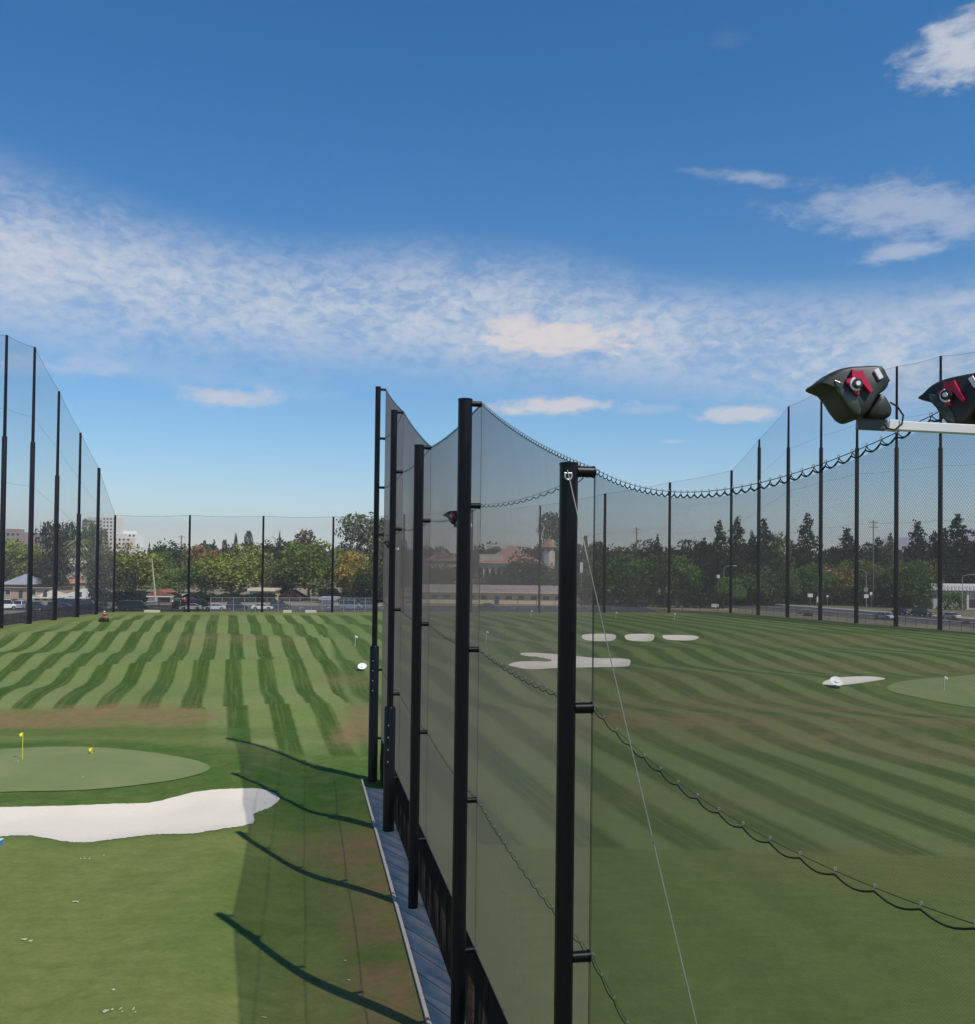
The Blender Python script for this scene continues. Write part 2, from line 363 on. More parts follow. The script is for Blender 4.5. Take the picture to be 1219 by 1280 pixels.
# far net pole feet, seen from the photo, set on lines of real spacing
LEFT_X = -76.0
def left_pole_xy(px): Y = F*(-LEFT_X)/(609.5-px); return (LEFT_X, Y)
LEFT = [(left_pole_xy(px), (tx, ty), st) for px, tx, ty, st in [(3, 8, 419, 546), (38.5, 42, 434, 553), (70, 73, 489, 595), (98, 100, 541, 643), (122, 123, 585, None), (143.5, 144, 644, None)]]
c0 = LEFT[-1][0]
def back_y(x): return c0[1]+.2*(x-c0[0])
def back_xy(px):
    u = (px-609.5)/F; Y = (c0[1]-.2*c0[0])/(1-.2*u); return (u*Y, Y)
BACK = [(back_xy(px), (px+1, ty), None) for px, ty in [(237, 644), (329, 645), (416.5, 646), (505, 643), (590, 637), (675, 632), (756, 617), (837, 603)]]
RP = [(914, 588, 220.), (948.5, 549, 212.), (985, 508, 203.), (1026, 487, 194.5), (1071, 468, 186), (1120.5, 458, 177.5), (1175.5, 445, 169), (1236, 436, 160.5), (1303, 430, 152)]
RIGHT = [((((px-609.5)/F)*Y, Y), (px, ty), 560) for px, ty, Y in RP]
FIELD = [(-76.8, -40), (-76.8, c0[1]+1)]+[(x, back_y(x)+1.2) for x in (-60, -30, 0, 30, 48)]+[(RIGHT[0][0][0]+1, RIGHT[0][0][1]+1)]+[(p[0][0]+1.2, p[0][1]) for p in RIGHT[1:]]+[(150, 40), (150, -40)]

def build_ground():
    def axis(dense, lo, hi, step, far):
        a = list(np.arange(lo, hi, step)); l = []; k = step
        x = lo
        while x > -far: k *= 1.35; x -= k; l.append(x)
        r = []; x = a[-1]; k = step
        while x < far: k *= 1.35; x += k; r.append(x)
        return np.array(l[::-1]+a+r)
    xs = axis(0, -100, 112, .45, 4500); ys = axis(0, 22, 236, .42, 6000)
    X, Y = np.meshgrid(xs, ys); sh = X.shape; Xf = X.ravel(); Yf = Y.ravel(); Z = full_z(Xf, Yf)
    nx, ny = len(xs), len(ys)
    me = bpy.data.meshes.new('ground'); V = np.stack([Xf, Yf, Z], 1)
    i = np.arange(nx-1); j = np.arange(ny-1); I, J = np.meshgrid(i, j); a = (J*nx+I).ravel()
    fs = np.stack([a, a+1, a+nx+1, a+nx], 1)
    me.vertices.add(len(V)); me.vertices.foreach_set('co', V.ravel()); me.loops.add(fs.size); me.loops.foreach_set('vertex_index', fs.ravel().astype(np.int32))
    me.polygons.add(len(fs)); me.polygons.foreach_set('loop_start', (np.arange(len(fs))*4).astype(np.int32)); me.polygons.foreach_set('use_smooth', np.ones(len(fs), bool))
    me.update(); me.validate()
    fld = sst(sdist(Xf, Yf, FIELD), -.2, .3)
    def ell(px, py, rx, ry, soft=.6):        # a soft patch centred at a photo pixel, in ground metres
        c = ground_at(px, py); r = np.hypot((Xf-c.x)/rx, (Yf-c.y)/ry); return 1-sst(r, 1-soft, 1.0+soft)
    wallx = 4.54-.1964*Yf
    right = sst(Xf-wallx, -.5, .5)
    # dirt (worn brown ground)
    dirt = np.zeros_like(Xf)
    for e in [(40, 899, 10, 2.6), (150, 893, 7.0, 3.2), (225, 897, 3.0, 2.8), (20, 907, 8, 1.4), (445, 915, 1.6, 5), (450, 890, 1.5, 4), (500, 1240, 1.1, 5), (480, 1120, 1.5, 3.6), (450, 1065, 1.8, 3.0), (505, 1200, .9, 3)]:
        dirt = np.maximum(dirt, .95*ell(*e))
    for e in [(440, 1110, 1.5, 2.6, .4), (420, 1060, 2.2, 3, .6), (430, 850, 4, 3, .35), (360, 800, 3, 6, .2), (400, 1240, 1.2, 2, .2), (260, 795, 4, 8, .45), (318, 795, 3, 6, .55), (245, 775, 5, 9, .4), (860, 900, 12, 3.5, .75), (950, 885, 18, 3, .6), (1010, 925, 12, 3, .5), (800, 880, 12, 3, .4), (1150, 900, 14, 2.2, .65),
              (1219, 905, 14, 2, .6), (1219, 945, 8, 3, .55), (1030, 800, 18, 5, .4), (1080, 835, 16, 4, .5), (900, 875, 16, 3, .5), (880, 1000, 9, 4, .2), (660, 910, 6, 5, .3), (1140, 1080, 9, 4, .22), (820, 845, 14, 5, .3)]:
        dirt = np.maximum(dirt, e[4]*ell(*e[:4]))
    # strip left of the concrete: worn bare ground
    sd_ = wallx-.62-Xf; strip = (1-sst(sd_, 1.9, 2.3))*sst(sd_, -.2, .05)*(1-sst(Yf, 33, 47)); dirt = np.maximum(dirt, .95*strip)
    dirt *= 1-.9*np.clip(ell(480, 1190, 1.2, .8, .3)+ell(500, 1120, 1.0, .6, .3), 0, 1)
    g1 = sdist(Xf, Yf, GP[0][0]); g2 = sdist(Xf, Yf, GP[1][0]); b1 = sdist(Xf, Yf, BP[0][0])
    # lush dark turf: round the green and the bunkers
    lush = np.zeros_like(Xf)
    lush = np.maximum(lush, .9*(sst(g1, -5.5, -2.0))*(1-sst(Yf, 66, 74)))
    lush = np.maximum(lush, .55*ell(110, 915, 22, 2.6)); lush = np.maximum(lush, .95*ell(390, 985, 6, 9)); lush = np.maximum(lush, .7*ell(420, 1010, 3.5, 5)); lush = np.maximum(lush, .5*ell(360, 1120, 3.2, 8)); lush = np.maximum(lush, .55*ell(470, 1190, 1.6, 2))
    lush = np.maximum(lush, .8*sst(b1, -2.4, -.6)*sst(Yf, 49.5, 51.5)); lush = np.maximum(lush, .35*sst(b1, -1.6, -.3))
    for e in [(1219, 915, 10, 2.5), (1150, 790, 22, 5)]: lush = np.maximum(lush, .7*ell(*e))
    lush = np.maximum(lush, .6*sst(g2, -4, -1)*(1-sst(g2, 0, .5)))
    # mown stripes where the photo has them
    qa = ground_at(150, 886); qb = ground_at(256, 905); sx = Xf*math.cos(R(15.1))+Yf*math.sin(R(15.1)); sb = qb.x*math.cos(R(15.1))+qb.y*math.sin(R(15.1))
    nostripe = (1-sst(Yf, qa.y-.4, qa.y+.4))*(1-sst(sx-sb, -.3, .3))
    cutL = 66+.03*Xf; cutR = 44.5+.02*Xf
    stripe = np.where(Xf < wallx, sst(Yf, 64.0, 65.0), np.maximum(.16, sst(Yf, 44.9-.035*Xf, 45.5-.035*Xf)))
    lump = sst(g1, -7, -5); stripe = np.where(Xf < wallx, stripe*(1-lump)*(1-.9*ell(100, 915, 11, 3.4, .25)), stripe)
    stripe *= 1-.85*sst(Yf, back_y(Xf)-13, back_y(Xf)-8); stripe *= (1-sst(g2, -2.5, -1.5))
    stripe *= 1-.8*sst(-Xf, 66, 72); stripe *= 1-nostripe
    col = np.stack([fld, stripe, dirt, np.ones_like(fld)], 1).astype(np.float32)
    ca = me.color_attributes.new('zone', 'FLOAT_COLOR', 'POINT'); ca.data.foreach_set('color', col.ravel())
    fair = np.where(Xf > wallx, 1-sst(Yf, 44.9-.035*Xf, 45.3-.035*Xf), 0)
    col2 = np.stack([lush, right, fair, np.ones_like(fld)], 1).astype(np.float32)
    cb = me.color_attributes.new('zone2', 'FLOAT_COLOR', 'POINT'); cb.data.foreach_set('color', col2.ravel())
    m, t, out = newmat('ground')
    tc = t.node('ShaderNodeTexCoord'); o = tc.outputs['Object']; x, y, z = t.sep(o)
    A = t.node('ShaderNodeAttribute', attribute_name='zone'); f_, st, dr = t.sep(A.outputs['Vector'])
    B = t.node('ShaderNodeAttribute', attribute_name='zone2'); lu, rt, fa = t.sep(B.outputs['Vector'])
    ct, sn = math.cos(R(15.1)), math.sin(R(15.1))
    s_ = t.m('ADD', t.m('MULTIPLY', x, ct), t.m('MULTIPLY', y, sn)); tt = t.m('SUBTRACT', t.m('MULTIPLY', y, ct), t.m('MULTIPLY', x, sn))
    wob = t.m('MULTIPLY', t.m('SUBTRACT', t.noise(o, .03, 1, .5), .5), t.m('ADD', .5, t.m('MULTIPLY', rt, 3.0))); wob2 = t.m('MULTIPLY', t.m('SUBTRACT', t.noise(o, .9, 3, .6), .5), .28)
    # each mowing run breaks across the ridges, so its stripes sit a little aside of the next run's
    def run(edge, shift):
        return t.m('MULTIPLY', t.m('GREATER_THAN', t.m('ADD', tt, t.m('MULTIPLY', wob2, 1.5)), edge), shift)
    jog = t.m('ADD', t.m('ADD', run(84, .3), run(114, -.45)), run(150, .4))
    sw = t.m('ADD', t.m('ADD', s_, wob), wob2); sw = t.m('ADD', sw, jog)
    def stripes(period, ph, sharp):
        v = t.m('SINE', t.m('ADD', t.m('MULTIPLY', sw, 2*math.pi/period), ph)); return t.ss(v, -sharp, sharp)
    sl_ = stripes(PL, PH_L, .28); sr_ = stripes(PR, PH_R, .55)
    stp = t.m('ADD', t.m('MULTIPLY', sl_, t.m('SUBTRACT', 1, rt)), t.m('MULTIPLY', sr_, rt))
    lines = t.noise(t.comb(t.m('MULTIPLY', sw, 3.2), t.m('MULTIPLY', tt, .06), 0), 1.0, 3, .6)
    n1 = t.noise(o, .045, 6, .62, .6); n2 = t.noise(o, .5, 6, .7, .3); n3 = t.noise(o, 5, 5, .75)
    nx_ = t.noise(t.comb(t.m('MULTIPLY', x, .45), t.m('MULTIPLY', y, .9), 0), 1.0, 9, .82)
    light = t.mix(t.ss(n1, .3, .7), (.138, .200, .060), (.182, .228, .084))
    dark = t.mix(n2, (.036, .078, .010), (.060, .104, .020))
    strm = t.m('MULTIPLY', t.m('MULTIPLY', stp, st), t.m('ADD', .62, t.m('MULTIPLY', n1, .55)), clamp=True)
    strm = t.m('MULTIPLY', strm, t.ss(lines, .25, .6, .6, 1.12), clamp=True)
    plain = t.mix(t.ss(nx_, .2, .8), (.116, .158, .042), (.175, .210, .070))
    plain = t.mix(t.m('MULTIPLY', fa, .75), plain, t.mix(t.ss(nx_, .3, .7), (.072, .125, .022), (.105, .152, .032)))
    turf = t.mix(st, plain, light); turf = t.mix(strm, turf, dark)
    turf = t.mix(t.m('MULTIPLY', rt, t.m('MULTIPLY', st, .35)), turf, (.070, .120, .040))
    turf = t.mix(t.m('MULTIPLY', lu, t.ss(n2, .25, .7, .35, 1.1)), turf, t.mix(n2, (.030, .085, .013), (.062, .135, .025)))
    # dry blotches inside the turf
    dry = t.m('MULTIPLY', t.ss(t.m('ADD', t.m('MULTIPLY', n1, .6), t.m('MULTIPLY', n2, .4)), .56, .72), .45)
    turf = t.mix(dry, turf, (.18, .17, .075))
    dmask = t.m('MULTIPLY', dr, t.ss(t.m('ADD', t.m('MULTIPLY', n2, .7), t.m('MULTIPLY', n3, .35)), .32, .62), clamp=True)
    turf = t.mix(dmask, turf, t.mix(n2, (.14, .095, .046), (.26, .180, .098)))
    bv = t.m('ADD', .74, t.m('MULTIPLY', t.m('ADD', n3, nx_), .29)); turf = t.mix(1.0, turf, t.comb(bv, bv, bv), 'MULTIPLY'); n4 = t.noise(o, 22, 3, .8); n5 = t.noise(o, 1.6, 8, .82, .4); gv = t.m('ADD', .40, t.m('ADD', t.m('MULTIPLY', n4, .55), t.m('MULTIPLY', n5, .65))); turf = t.mix(1.0, turf, t.comb(gv, gv, gv), 'MULTIPLY'); turf = t.mix(1.0, turf, (.86, .84, .80), 'MULTIPLY')
    og = t.noise(o, .02, 6, .6); outc = t.mix(t.ss(og, .35, .65), (.27, .21, .145), (.10, .10, .055)); outc = t.mix(t.m('MULTIPLY', n3, .5), outc, (.27, .22, .16))
    c = t.mix(f_, outc, turf)
    b = principled(t, out, c, .95, 0, .08)
    bp = t.node('ShaderNodeBump'); bp.inputs['Strength'].default_value = .7; bp.inputs['Distance'].default_value = .08
    t.l.new(t.m('ADD', t.m('MULTIPLY', n3, .5), n2), bp.inputs['Height']); t.l.new(bp.outputs[0], b.inputs['Normal'])
    me.materials.append(m); g = bpy.data.objects.new('ground', me); C.objects.link(g); return struct(g)
PL, PR = 3.45, 4.5
q_ = ground_at(292, 868); s0_ = q_.x*math.cos(R(15.1))+q_.y*math.sin(R(15.1))+.3
PH_L = math.pi/2-2*math.pi*s0_/PL
q_ = ground_at(1120, 950); PH_R = math.pi/2-2*math.pi*(q_.x*math.cos(R(15.1))+q_.y*math.sin(R(15.1)))/PR
build_ground()

def drape(name, poly, mat, off=.05, step=.6):
    P = np.array(poly); x0, y0 = P.min(0); x1, y1 = P.max(0); st = max(step, (x1-x0)/90)
    g = [(x, y) for x in np.arange(x0, x1, st) for y in np.arange(y0, y1, st)]
    ga = np.array(g); s_ = sdist(ga[:, 0], ga[:, 1], poly); g = [Vector(p) for p, d in zip(g, s_) if d > st*.4]
    pts = [Vector(p) for p in poly]+g; n = len(poly)
    r = delaunay_2d_cdt(pts, [(i, (i+1) % n) for i in range(n)], [], 1, 1e-4)
    vx = np.array([v[0] for v in r[0]]); vy = np.array([v[1] for v in r[0]]); z = full_z(vx, vy)+off
    mb = MB(); mb.add(list(zip(vx, vy, z)), [tuple(f) for f in r[2]])
    return mb.build(name, mat, smooth=True, fixn=False)
for poly, dep, lab, g in BP: tag(drape('sand_bunker', poly, M['sand'], .02), lab, 'sand bunker', g)
for poly, lab in GP: tag(drape('putting_green', poly, M['green_turf'], .045, .8), lab, 'putting green', 'putting greens')

# ------------------------------------------------------------------ near net wall
PY = [5.73+10.4*i for i in range(6)]
nrm = Vector((.9813, .1927, 0)); wdir = Vector((-.1927, .9813, 0)); RZ = math.atan2(wdir.y, wdir.x)-math.pi/2
def pole_xy(i): return Vector((4.54-.1964*PY[i], PY[i], 0))
LV = [2.65, 6.8, 11.0, 15.03, 17.9, 20.9, 23.9]
TOP = [3, 3, 4, 4, 5, 6]; RAD = [.17, .158, .20, .195, .165, .165]
ARM = .47
plab = ['tall black net pole carrying the pair of floodlights just past the right edge', 'nearest thick black pole in view, with a galvanized shackle and guy wire', 'tall black pole second nearest, standing where the net top peaks',
        'slim black pole third in the near row, base on the concrete strip', 'fourth black pole of the near row with a wide lower sleeve', 'farthest black pole of the near row at the strip end']
for i in range(6):
    p = pole_xy(i); topz = LV[TOP[i]]+[.15, .15, .14, .1, .1, .1][i]; r = RAD[i]; z0 = gz(p.x, p.y)
    t = thing('net_pole', plab[i], 'net pole', (p.x, p.y, z0), RZ, 'black poles of the near net wall')
    mb = MB(); sl0 = {4: 6.1, 5: 8.1}.get(i)
    mb.tube([(0, 0, -.3), (0, 0, topz-.06), (0, 0, topz-.05)], r, 28)
    mb.build('shaft', M['black_paint'], t, True)
    MB().tube([(0, 0, topz-.05), (0, 0, topz-.01), (0, 0, topz)], [r*1.04, r*1.04, r*.9], 28).build('cap', M['black_paint'], t, True)
    if sl0:
        MB().tube([(0, 0, -.2), (0, 0, sl0), (0, 0, sl0+.08)], [.285, .285, .24], 28).build('sleeve', M['black_paint'], t, True)
        for k in range(4): MB().tube([(-.1, -.27, sl0-.8-.6*k), (-.1, -.32, sl0-.8-.6*k)], .035, 8).build('bolt', M['clip'], t)
    for k in range(TOP[i]+1):
        z = LV[k]-z0; a0 = r*.9 if not (sl0 and z < sl0) else .27
        rr = {0: .095, 1: .095}.get(i, .08)
        if i == 5 and k == 6: rr = .08
        a = MB().tube([(a0, 0, z), (ARM-.03, 0, z)], rr, 16).build('arm', M['black_paint'], t, True)
        MB().tube([(ARM-.04, 0, z), (ARM-.02, 0, z), (ARM+.0, 0, z)], [rr*1.12, rr*1.12, rr*.8], 16).build('arm_cap', M['black_paint'], a, True)
        ey = MB(); ey.tube([(ARM+.0, 0, z+.0), (ARM+.05, 0, z+.05), (ARM+.08, 0, z), (ARM+.05, 0, z-.05), (ARM, 0, z)], .012, 6); ey.build('eye_bolt', M['galv'], a, True)
    if i == 1:
        sh = MB(); sh.tube([(-.06+.06*math.cos(a)*1, -r-.03, topz-.24+.07*math.sin(a)) for a in np.linspace(-3.6, .45, 10)], .016, 8)
        sh.tube([(-.13, -r-.03, topz-.2), (.0, -r-.03, topz-.2)], .014, 8); sh.build('shackle', M['galv'], t, True)

def sagpt(i, ka, kb, tt, sag):            # point between pole i (level ka) and pole i+1 (level kb)
    a = pole_xy(i)+nrm*ARM; b = pole_xy(i+1)+nrm*ARM
    p = a.lerp(b, tt); z = LV[ka]*(1-tt)+LV[kb]*tt-sag*4*tt*(1-tt); return Vector((p.x, p.y, z))
SAGT = [.72, .16, .13, .12, .1]
blab = ['wide near net bay hanging over the right side of the view', 'net bay between the nearest and second nearest black poles', 'net bay between the second and third nearest black poles',
        'dense looking net bay between the slim pole and the sleeved pole behind it', 'farthest net bay of the near wall, seen almost edge on']
def bulge(u, v, i): return .10*math.sin(math.pi*u)*math.sin(math.pi*min(1, v))*(1+.4*math.sin(5*u+i))
for i in range(5):
    t = thing('range_net', blab[i], 'net', tuple(pole_xy(i)+nrm*ARM), 0, 'net bays of the near wall'); org = pole_xy(i)+nrm*ARM
    NX, NZ = 40, 30; vs = []; uvs = []; L = 10.6
    for a in range(NX+1):
        tt = a/NX; tp = sagpt(i, TOP[i], TOP[i+1], tt, SAGT[i])
        for b in range(NZ+1):
            v = b/NZ; z = LV[0]-.02+(tp.z-LV[0])*v; p = Vector((tp.x, tp.y, z))+nrm*bulge(tt, v, i)
            vs.append(p-org); uvs.append((tt*L, z))
    fs = [(a*(NZ+1)+b, (a+1)*(NZ+1)+b, (a+1)*(NZ+1)+b+1, a*(NZ+1)+b+1) for a in range(NX) for b in range(NZ)]
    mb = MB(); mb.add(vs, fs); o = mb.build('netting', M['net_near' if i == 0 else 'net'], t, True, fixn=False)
    ul = o.data.uv_layers.new(name='UVMap')
    for lp in o.data.loops: ul.data[lp.index].uv = uvs[lp.vertex_index]
    
    lev = [(k, k, .5 if i == 0 else .17) for k in range(1, min(TOP[i], TOP[i+1])+ (0 if TOP[i] == TOP[i+1] else 1))]+[(TOP[i], TOP[i+1], SAGT[i])]
    tops_ = (TOP[i], TOP[i+1])
    for ka, kb, sg in lev:
        top = (ka, kb) == tops_ and sg == SAGT[i]; n = 48 if top else 17
        pts = [sagpt(i, ka, kb, a/60, sg)-org+nrm*(bulge(a/60, .0, i)) for a in range(61)]
        wr = MB(); wr.tube([p+Vector((0, 0, .055 if top else .05)) for p in pts[::2]], .0045 if i == 0 else .0045, 6); wr.build('cable', M['rope' if top else 'thin_wire'], t, True)
        rp = MB(); q = []
        for a in range(n*6+1):
            tt = a/(n*6); p = sagpt(i, ka, kb, tt, sg)-org; f = abs(math.sin(math.pi*tt*n)); q.append(p+Vector((0, 0, -(.04 if top else .055)*f+.02))-nrm*.01)
        rp.tube(q, (.008 if top else .0095) if i == 0 else .0095, 6); rope = rp.build('lacing_rope', M['rope'], t, True)
        if top:      # spiral lacing round the top cable
            h = MB(); q = []
            for a in range(n*8+1):
                tt = a/(n*8); p = sagpt(i, ka, kb, tt, sg)-org; an = 2*math.pi*a/8; q.append(p+Vector((0, 0, .02+.035*math.cos(an)))+nrm*.02*math.sin(an))
            h.tube(q, .005, 5); h.build('lacing_cord', M['rope'], t, True)
        if i <= 1:
            cl = MB(); cl.tube([Vector((.0, 0, .035))+Vector((0, .0, 0))+Vector((.010*math.cos(a), 0, .018*math.sin(a))) for a in np.linspace(0, 6.28, 9)], .005, 5)
            proto = None
            for a in range(1, n):
                if proto is None: proto = cl.build('clip', M['clip'], t, True); c_ = proto
                else: c_ = proto.copy(); C.objects.link(c_); c_.parent = t
                c_.location = sagpt(i, ka, kb, a/n, sg)-org+Vector((0, 0, .03))
    sr = MB(); e = sagpt(i, TOP[i], TOP[i+1], 1, 0)-org
    if i == 0: sr.tube([(e.x-.03, e.y-.05, LV[0]-org.z), (e.x-.02, e.y-.05, e.z)], .007, 6)
    sr.tube([(e.x, e.y, LV[0]-org.z), (e.x, e.y, e.z)], .006, 6); sr.build('seam_rope', M['thin_wire'], t, True)
    # bottom cable
    bc = MB(); bc.tube([sagpt(i, 0, 0, a/20, .0)-org for a in range(21)], .012, 6); bc.build('bottom_cable', M['rope'], t, True)

# guy wire
p1 = pole_xy(1); g = MB(); a = Vector((p1.x-.04, p1.y-.2, 15.03)); b = Vector((4.05, 6.0, .05)); g.tube([a.lerp(b, k/10)-Vector((0, 0, .25*4*(k/10)*(1-k/10))) for k in range(11)], .008, 6)
tag(g.build('guy_wire', M['wire'], None, True), 'thin pale guy wire slanting down from the nearest black pole', 'guy wire')

# black windscreen wall under the net
wl = ['black fabric screen under the widest near net bay at bottom right', 'black screen wall at the foot of the net behind the nearest pole', 'black fabric screen between the second and third nearest poles', 'black fabric screen beside the concrete strip at the sleeved pole', 'far end of the black screen wall by the last near pole']
for i in range(5):
    a = pole_xy(i)+nrm*(ARM+.02); t = thing('screen_wall', wl[i], 'screen wall', tuple(a), RZ, 'black screens under the near net')
    n = 6; L = 10.6/n
    for k in range(n):
        fr = MB(); xo = 0; lean = .04
        vs = []; NZ = 8
        for c in range(7):
            for b in range(NZ+1):
                v = b/NZ; u = c/6
                vs.append((xo-.16*math.sin(math.pi*v)*math.sin(math.pi*u)*.7-lean*(1-v), (k+u)*L, .02+v*2.6))
        fr.add(vs, [(c*(NZ+1)+b, (c+1)*(NZ+1)+b, (c+1)*(NZ+1)+b+1, c*(NZ+1)+b+1) for c in range(6) for b in range(NZ)])
        o = fr.build('screen_panel', M['windscreen'], t, True, fixn=False); ul = o.data.uv_layers.new(name='UVMap')
        for lp in o.data.loops: v_ = o.data.vertices[lp.vertex_index].co; ul.data[lp.index].uv = (v_.y, v_.z)
        MB().tube([(.02, (k+1)*L, 0), (.02, (k+1)*L, 2.64)], .032, 8).build('post', M['black_paint'], t, True)

# concrete strip
def wpt(off, y, z):                        # off = metres to the right of the pole line
    p = Vector((4.54-.1964*y, y, 0))+nrm*off; return Vector((p.x, p.y, z))
mb = MB(); ys = list(np.arange(-6, 58.2, 1.0))+[58.3]
for a, b in zip(ys[:-1], ys[1:]): mb.add([wpt(-.56, a, .05), wpt(1.1, a, .05), wpt(1.1, b, .05), wpt(-.56, b, .05)], [(0, 1, 2, 3)])
pv = struct(mb.build('pavement', M['concrete'], fixn=False))
mb = MB(); shadow_dir = Vector((-.58, .81, 0))  # painted shadows of the screen posts: thin dark lines along the sun direction
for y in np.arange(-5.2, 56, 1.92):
    a = wpt(-.55, y, .054); b = a-shadow_dir*(1.64/abs(shadow_dir.dot(nrm))); sv = Vector((shadow_dir.y, -shadow_dir.x, 0))*.014; mb.add([a-sv, b-sv, b+sv, a+sv], [(0, 1, 2, 3)])
struct(mb.build('pavement_post_shadows', M['post_shadow'], fixn=False))
mb = MB(); A = wpt(-.62, -6, .04); B = wpt(-.62, 58.3, .04); mb.bar(A, B, .1, .11); struct(mb.build('kerb', M['kerb'], bevel=.01))

# ------------------------------------------------------------------ floodlights
def floodlight(label, loc, rz, scale=1.0):
    t = thing('floodlight', label, 'floodlight', loc, rz, 'black floodlights on the near poles'); s_ = scale/175.0
    def P(x, y): return ((x-1095)*s_, (522-y)*s_)    # side view, metres from the mount
    def loft(poly, ws, name, mat, par, cen=None, bev=0):
        mb = MB(); n = len(poly); c = cen or (sum(p[0] for p in poly)/n, sum(p[1] for p in poly)/n); vs = []
        for yy, k in ws:
            for p in poly: vs.append((c[0]+(p[0]-c[0])*k, yy*scale, c[1]+(p[1]-c[1])*k))
        fs = [(r*n+i, r*n+(i+1) % n, (r+1)*n+(i+1) % n, (r+1)*n+i) for r in range(len(ws)-1) for i in range(n)]+[tuple(range(n)), tuple((len(ws)-1)*n+i for i in range(n))]
        mb.add(vs, fs); return mb.build(name, mat, par, True)
    body = smooth_poly([P(*q) for q in [(1009, 477), (1016, 471), (1030, 460), (1048, 454), (1070, 452), (1095, 452), (1103, 463), (1106, 474), (1102, 484), (1092, 492), (1084, 504), (1076, 517), (1064, 525), (1054, 521), (1044, 508), (1037, 496), (1027, 485)]], 3)
    loft(body, [(-.20, .84), (-.185, .94), (-.15, .985), (-.08, 1), (.08, 1), (.15, .985), (.185, .94), (.20, .84)], 'housing', M['lamp_black'], t)
    face = [P(*q) for q in [(1028, 473), (1040, 476), (1052, 488), (1061, 502), (1065, 514), (1063, 521), (1056, 519), (1047, 508), (1039, 495), (1030, 484)]]
    loft(face, [(-.212, .88), (-.206, .97), (-.19, 1), (.19, 1), (.206, .97), (.212, .88)], 'lens', M['lamp_glass'], t)
    lobe = smooth_poly([P(*q) for q in [(1100, 487), (1110, 497), (1115, 508), (1114, 518), (1108, 522), (1088, 522), (1082, 516), (1086, 503)]], 3)
    loft(lobe, [(-.12, .6), (-.1, .9), (-.05, 1), (.05, 1), (.1, .9), (.12, .6)], 'mount', M['lamp_black'], t)
    st = [P(q[0]-14.5, q[1]+7) for q in [(1065, 453), (1072, 456), (1079, 453.5), (1081, 459), (1093, 481), (1090, 484), (1080, 472), (1076, 468), (1074, 480), (1075, 487), (1069, 486), (1066, 478), (1057, 470), (1058, 466), (1065, 464)]]
    mb = MB(); n = len(st); mb.add([(p[0], -.235*scale, p[1]) for p in st]+[(p[0], -.19*scale, p[1]) for p in st], [tuple(range(n)), tuple(range(2*n-1, n-1, -1))]+[(i, (i+1) % n, n+(i+1) % n, n+i) for i in range(n)])
    br = mb.build('bracket', M['lamp_red'], t)
    st = None; c = P(1056, 480)
    mb = MB(); mb.tube([(c[0]+.045*scale*math.cos(a), -.245*scale, c[1]+.045*scale*math.sin(a)) for a in np.linspace(1.9, 5.2, 14)], .010*scale, 6); mb.build('ring', M['label_white'], br, True)
    MB().tube([(c[0], -.22*scale, c[1]), (c[0], -.265*scale, c[1])], .04*scale, 16).build('knuckle', M['lamp_black'], br, True)
    MB().tube([(c[0], -.26*scale, c[1]), (c[0], -.28*scale, c[1])], .018*scale, 12).build('bolt', M['label_white'], br, True)
    q = P(1088, 465); mb = MB(); mb.box((q[0], -.19*scale, q[1]), (.04*scale, .05*scale, .085*scale), rot=Matrix.Rotation(R(-30), 3, 'Y')); mb.build('rating_plate', M['label_white'], t, bevel=.004)
    q = P(1103, 463); mb = MB(); mb.box((q[0]-.012*scale, 0, q[1]), (.05*scale, .26*scale, .14*scale), rot=Matrix.Rotation(R(-30), 3, 'Y')); mb.build('driver_box', M['lamp_black'], t, bevel=.01)
    pts = [P(*q) for q in [(1112, 500), (1122, 506), (1130, 518), (1128, 530), (1118, 538), (1108, 536), (1104, 530)]]
    mb = MB(); mb.tube([(p[0], -.1*scale, p[1]) for p in pts], .0075*scale, 8); mb.build('power_cable', M['rope'], t, True)
    return t
def lightbar(label, a, b, pole, w_=.062):
    a = Vector(a); b = Vector(b)
    t = thing('light_bar', label, 'light bar', tuple(a), 0, 'white crossbars that carry floodlights')
    o = a; MB().bar(a-o, b-o, w_*1.2, w_).build('beam', M['bar_white'], t, bevel=.004)
    d = (b-a).normalized(); MB().bar(a-o-d*.004, a-o+d*.19, w_*1.45, w_*1.12).build('end_sleeve', simple('sleeve_grey', (.09, .095, .10), .5), t, bevel=.004)
    MB().bar(a-o+d*.20, a-o+d*.26, w_*1.5, w_*1.16).build('clamp', M['bar_white'], t, bevel=.004)
    mp = a.lerp(b, .85)-o; pp = Vector(pole)-o; MB().bar(Vector((mp.x, mp.y, mp.z)), Vector((pp.x, pp.y, mp.z)), .05, .05).build('stay', M['galv'], t)
    return t
BY = 6.6
a = atY(1072, 530, BY); b = atY(1330, 543, BY-.25); p0 = pole_xy(0)
lightbar('white crossbar at right edge holding two black floodlights', a, b, (p0.x, p0.y, 0))
def on_bar(px, py): q = atY(px, py, BY-.02); return (q.x, q.y, q.z)
floodlight('black floodlight with red bracket at the left end of the white crossbar', on_bar(1091, 525), R(0), 157*BY/F)
floodlight('second black floodlight on the white crossbar, cut by the right edge', on_bar(1238, 533), R(-50), 162*BY/F)
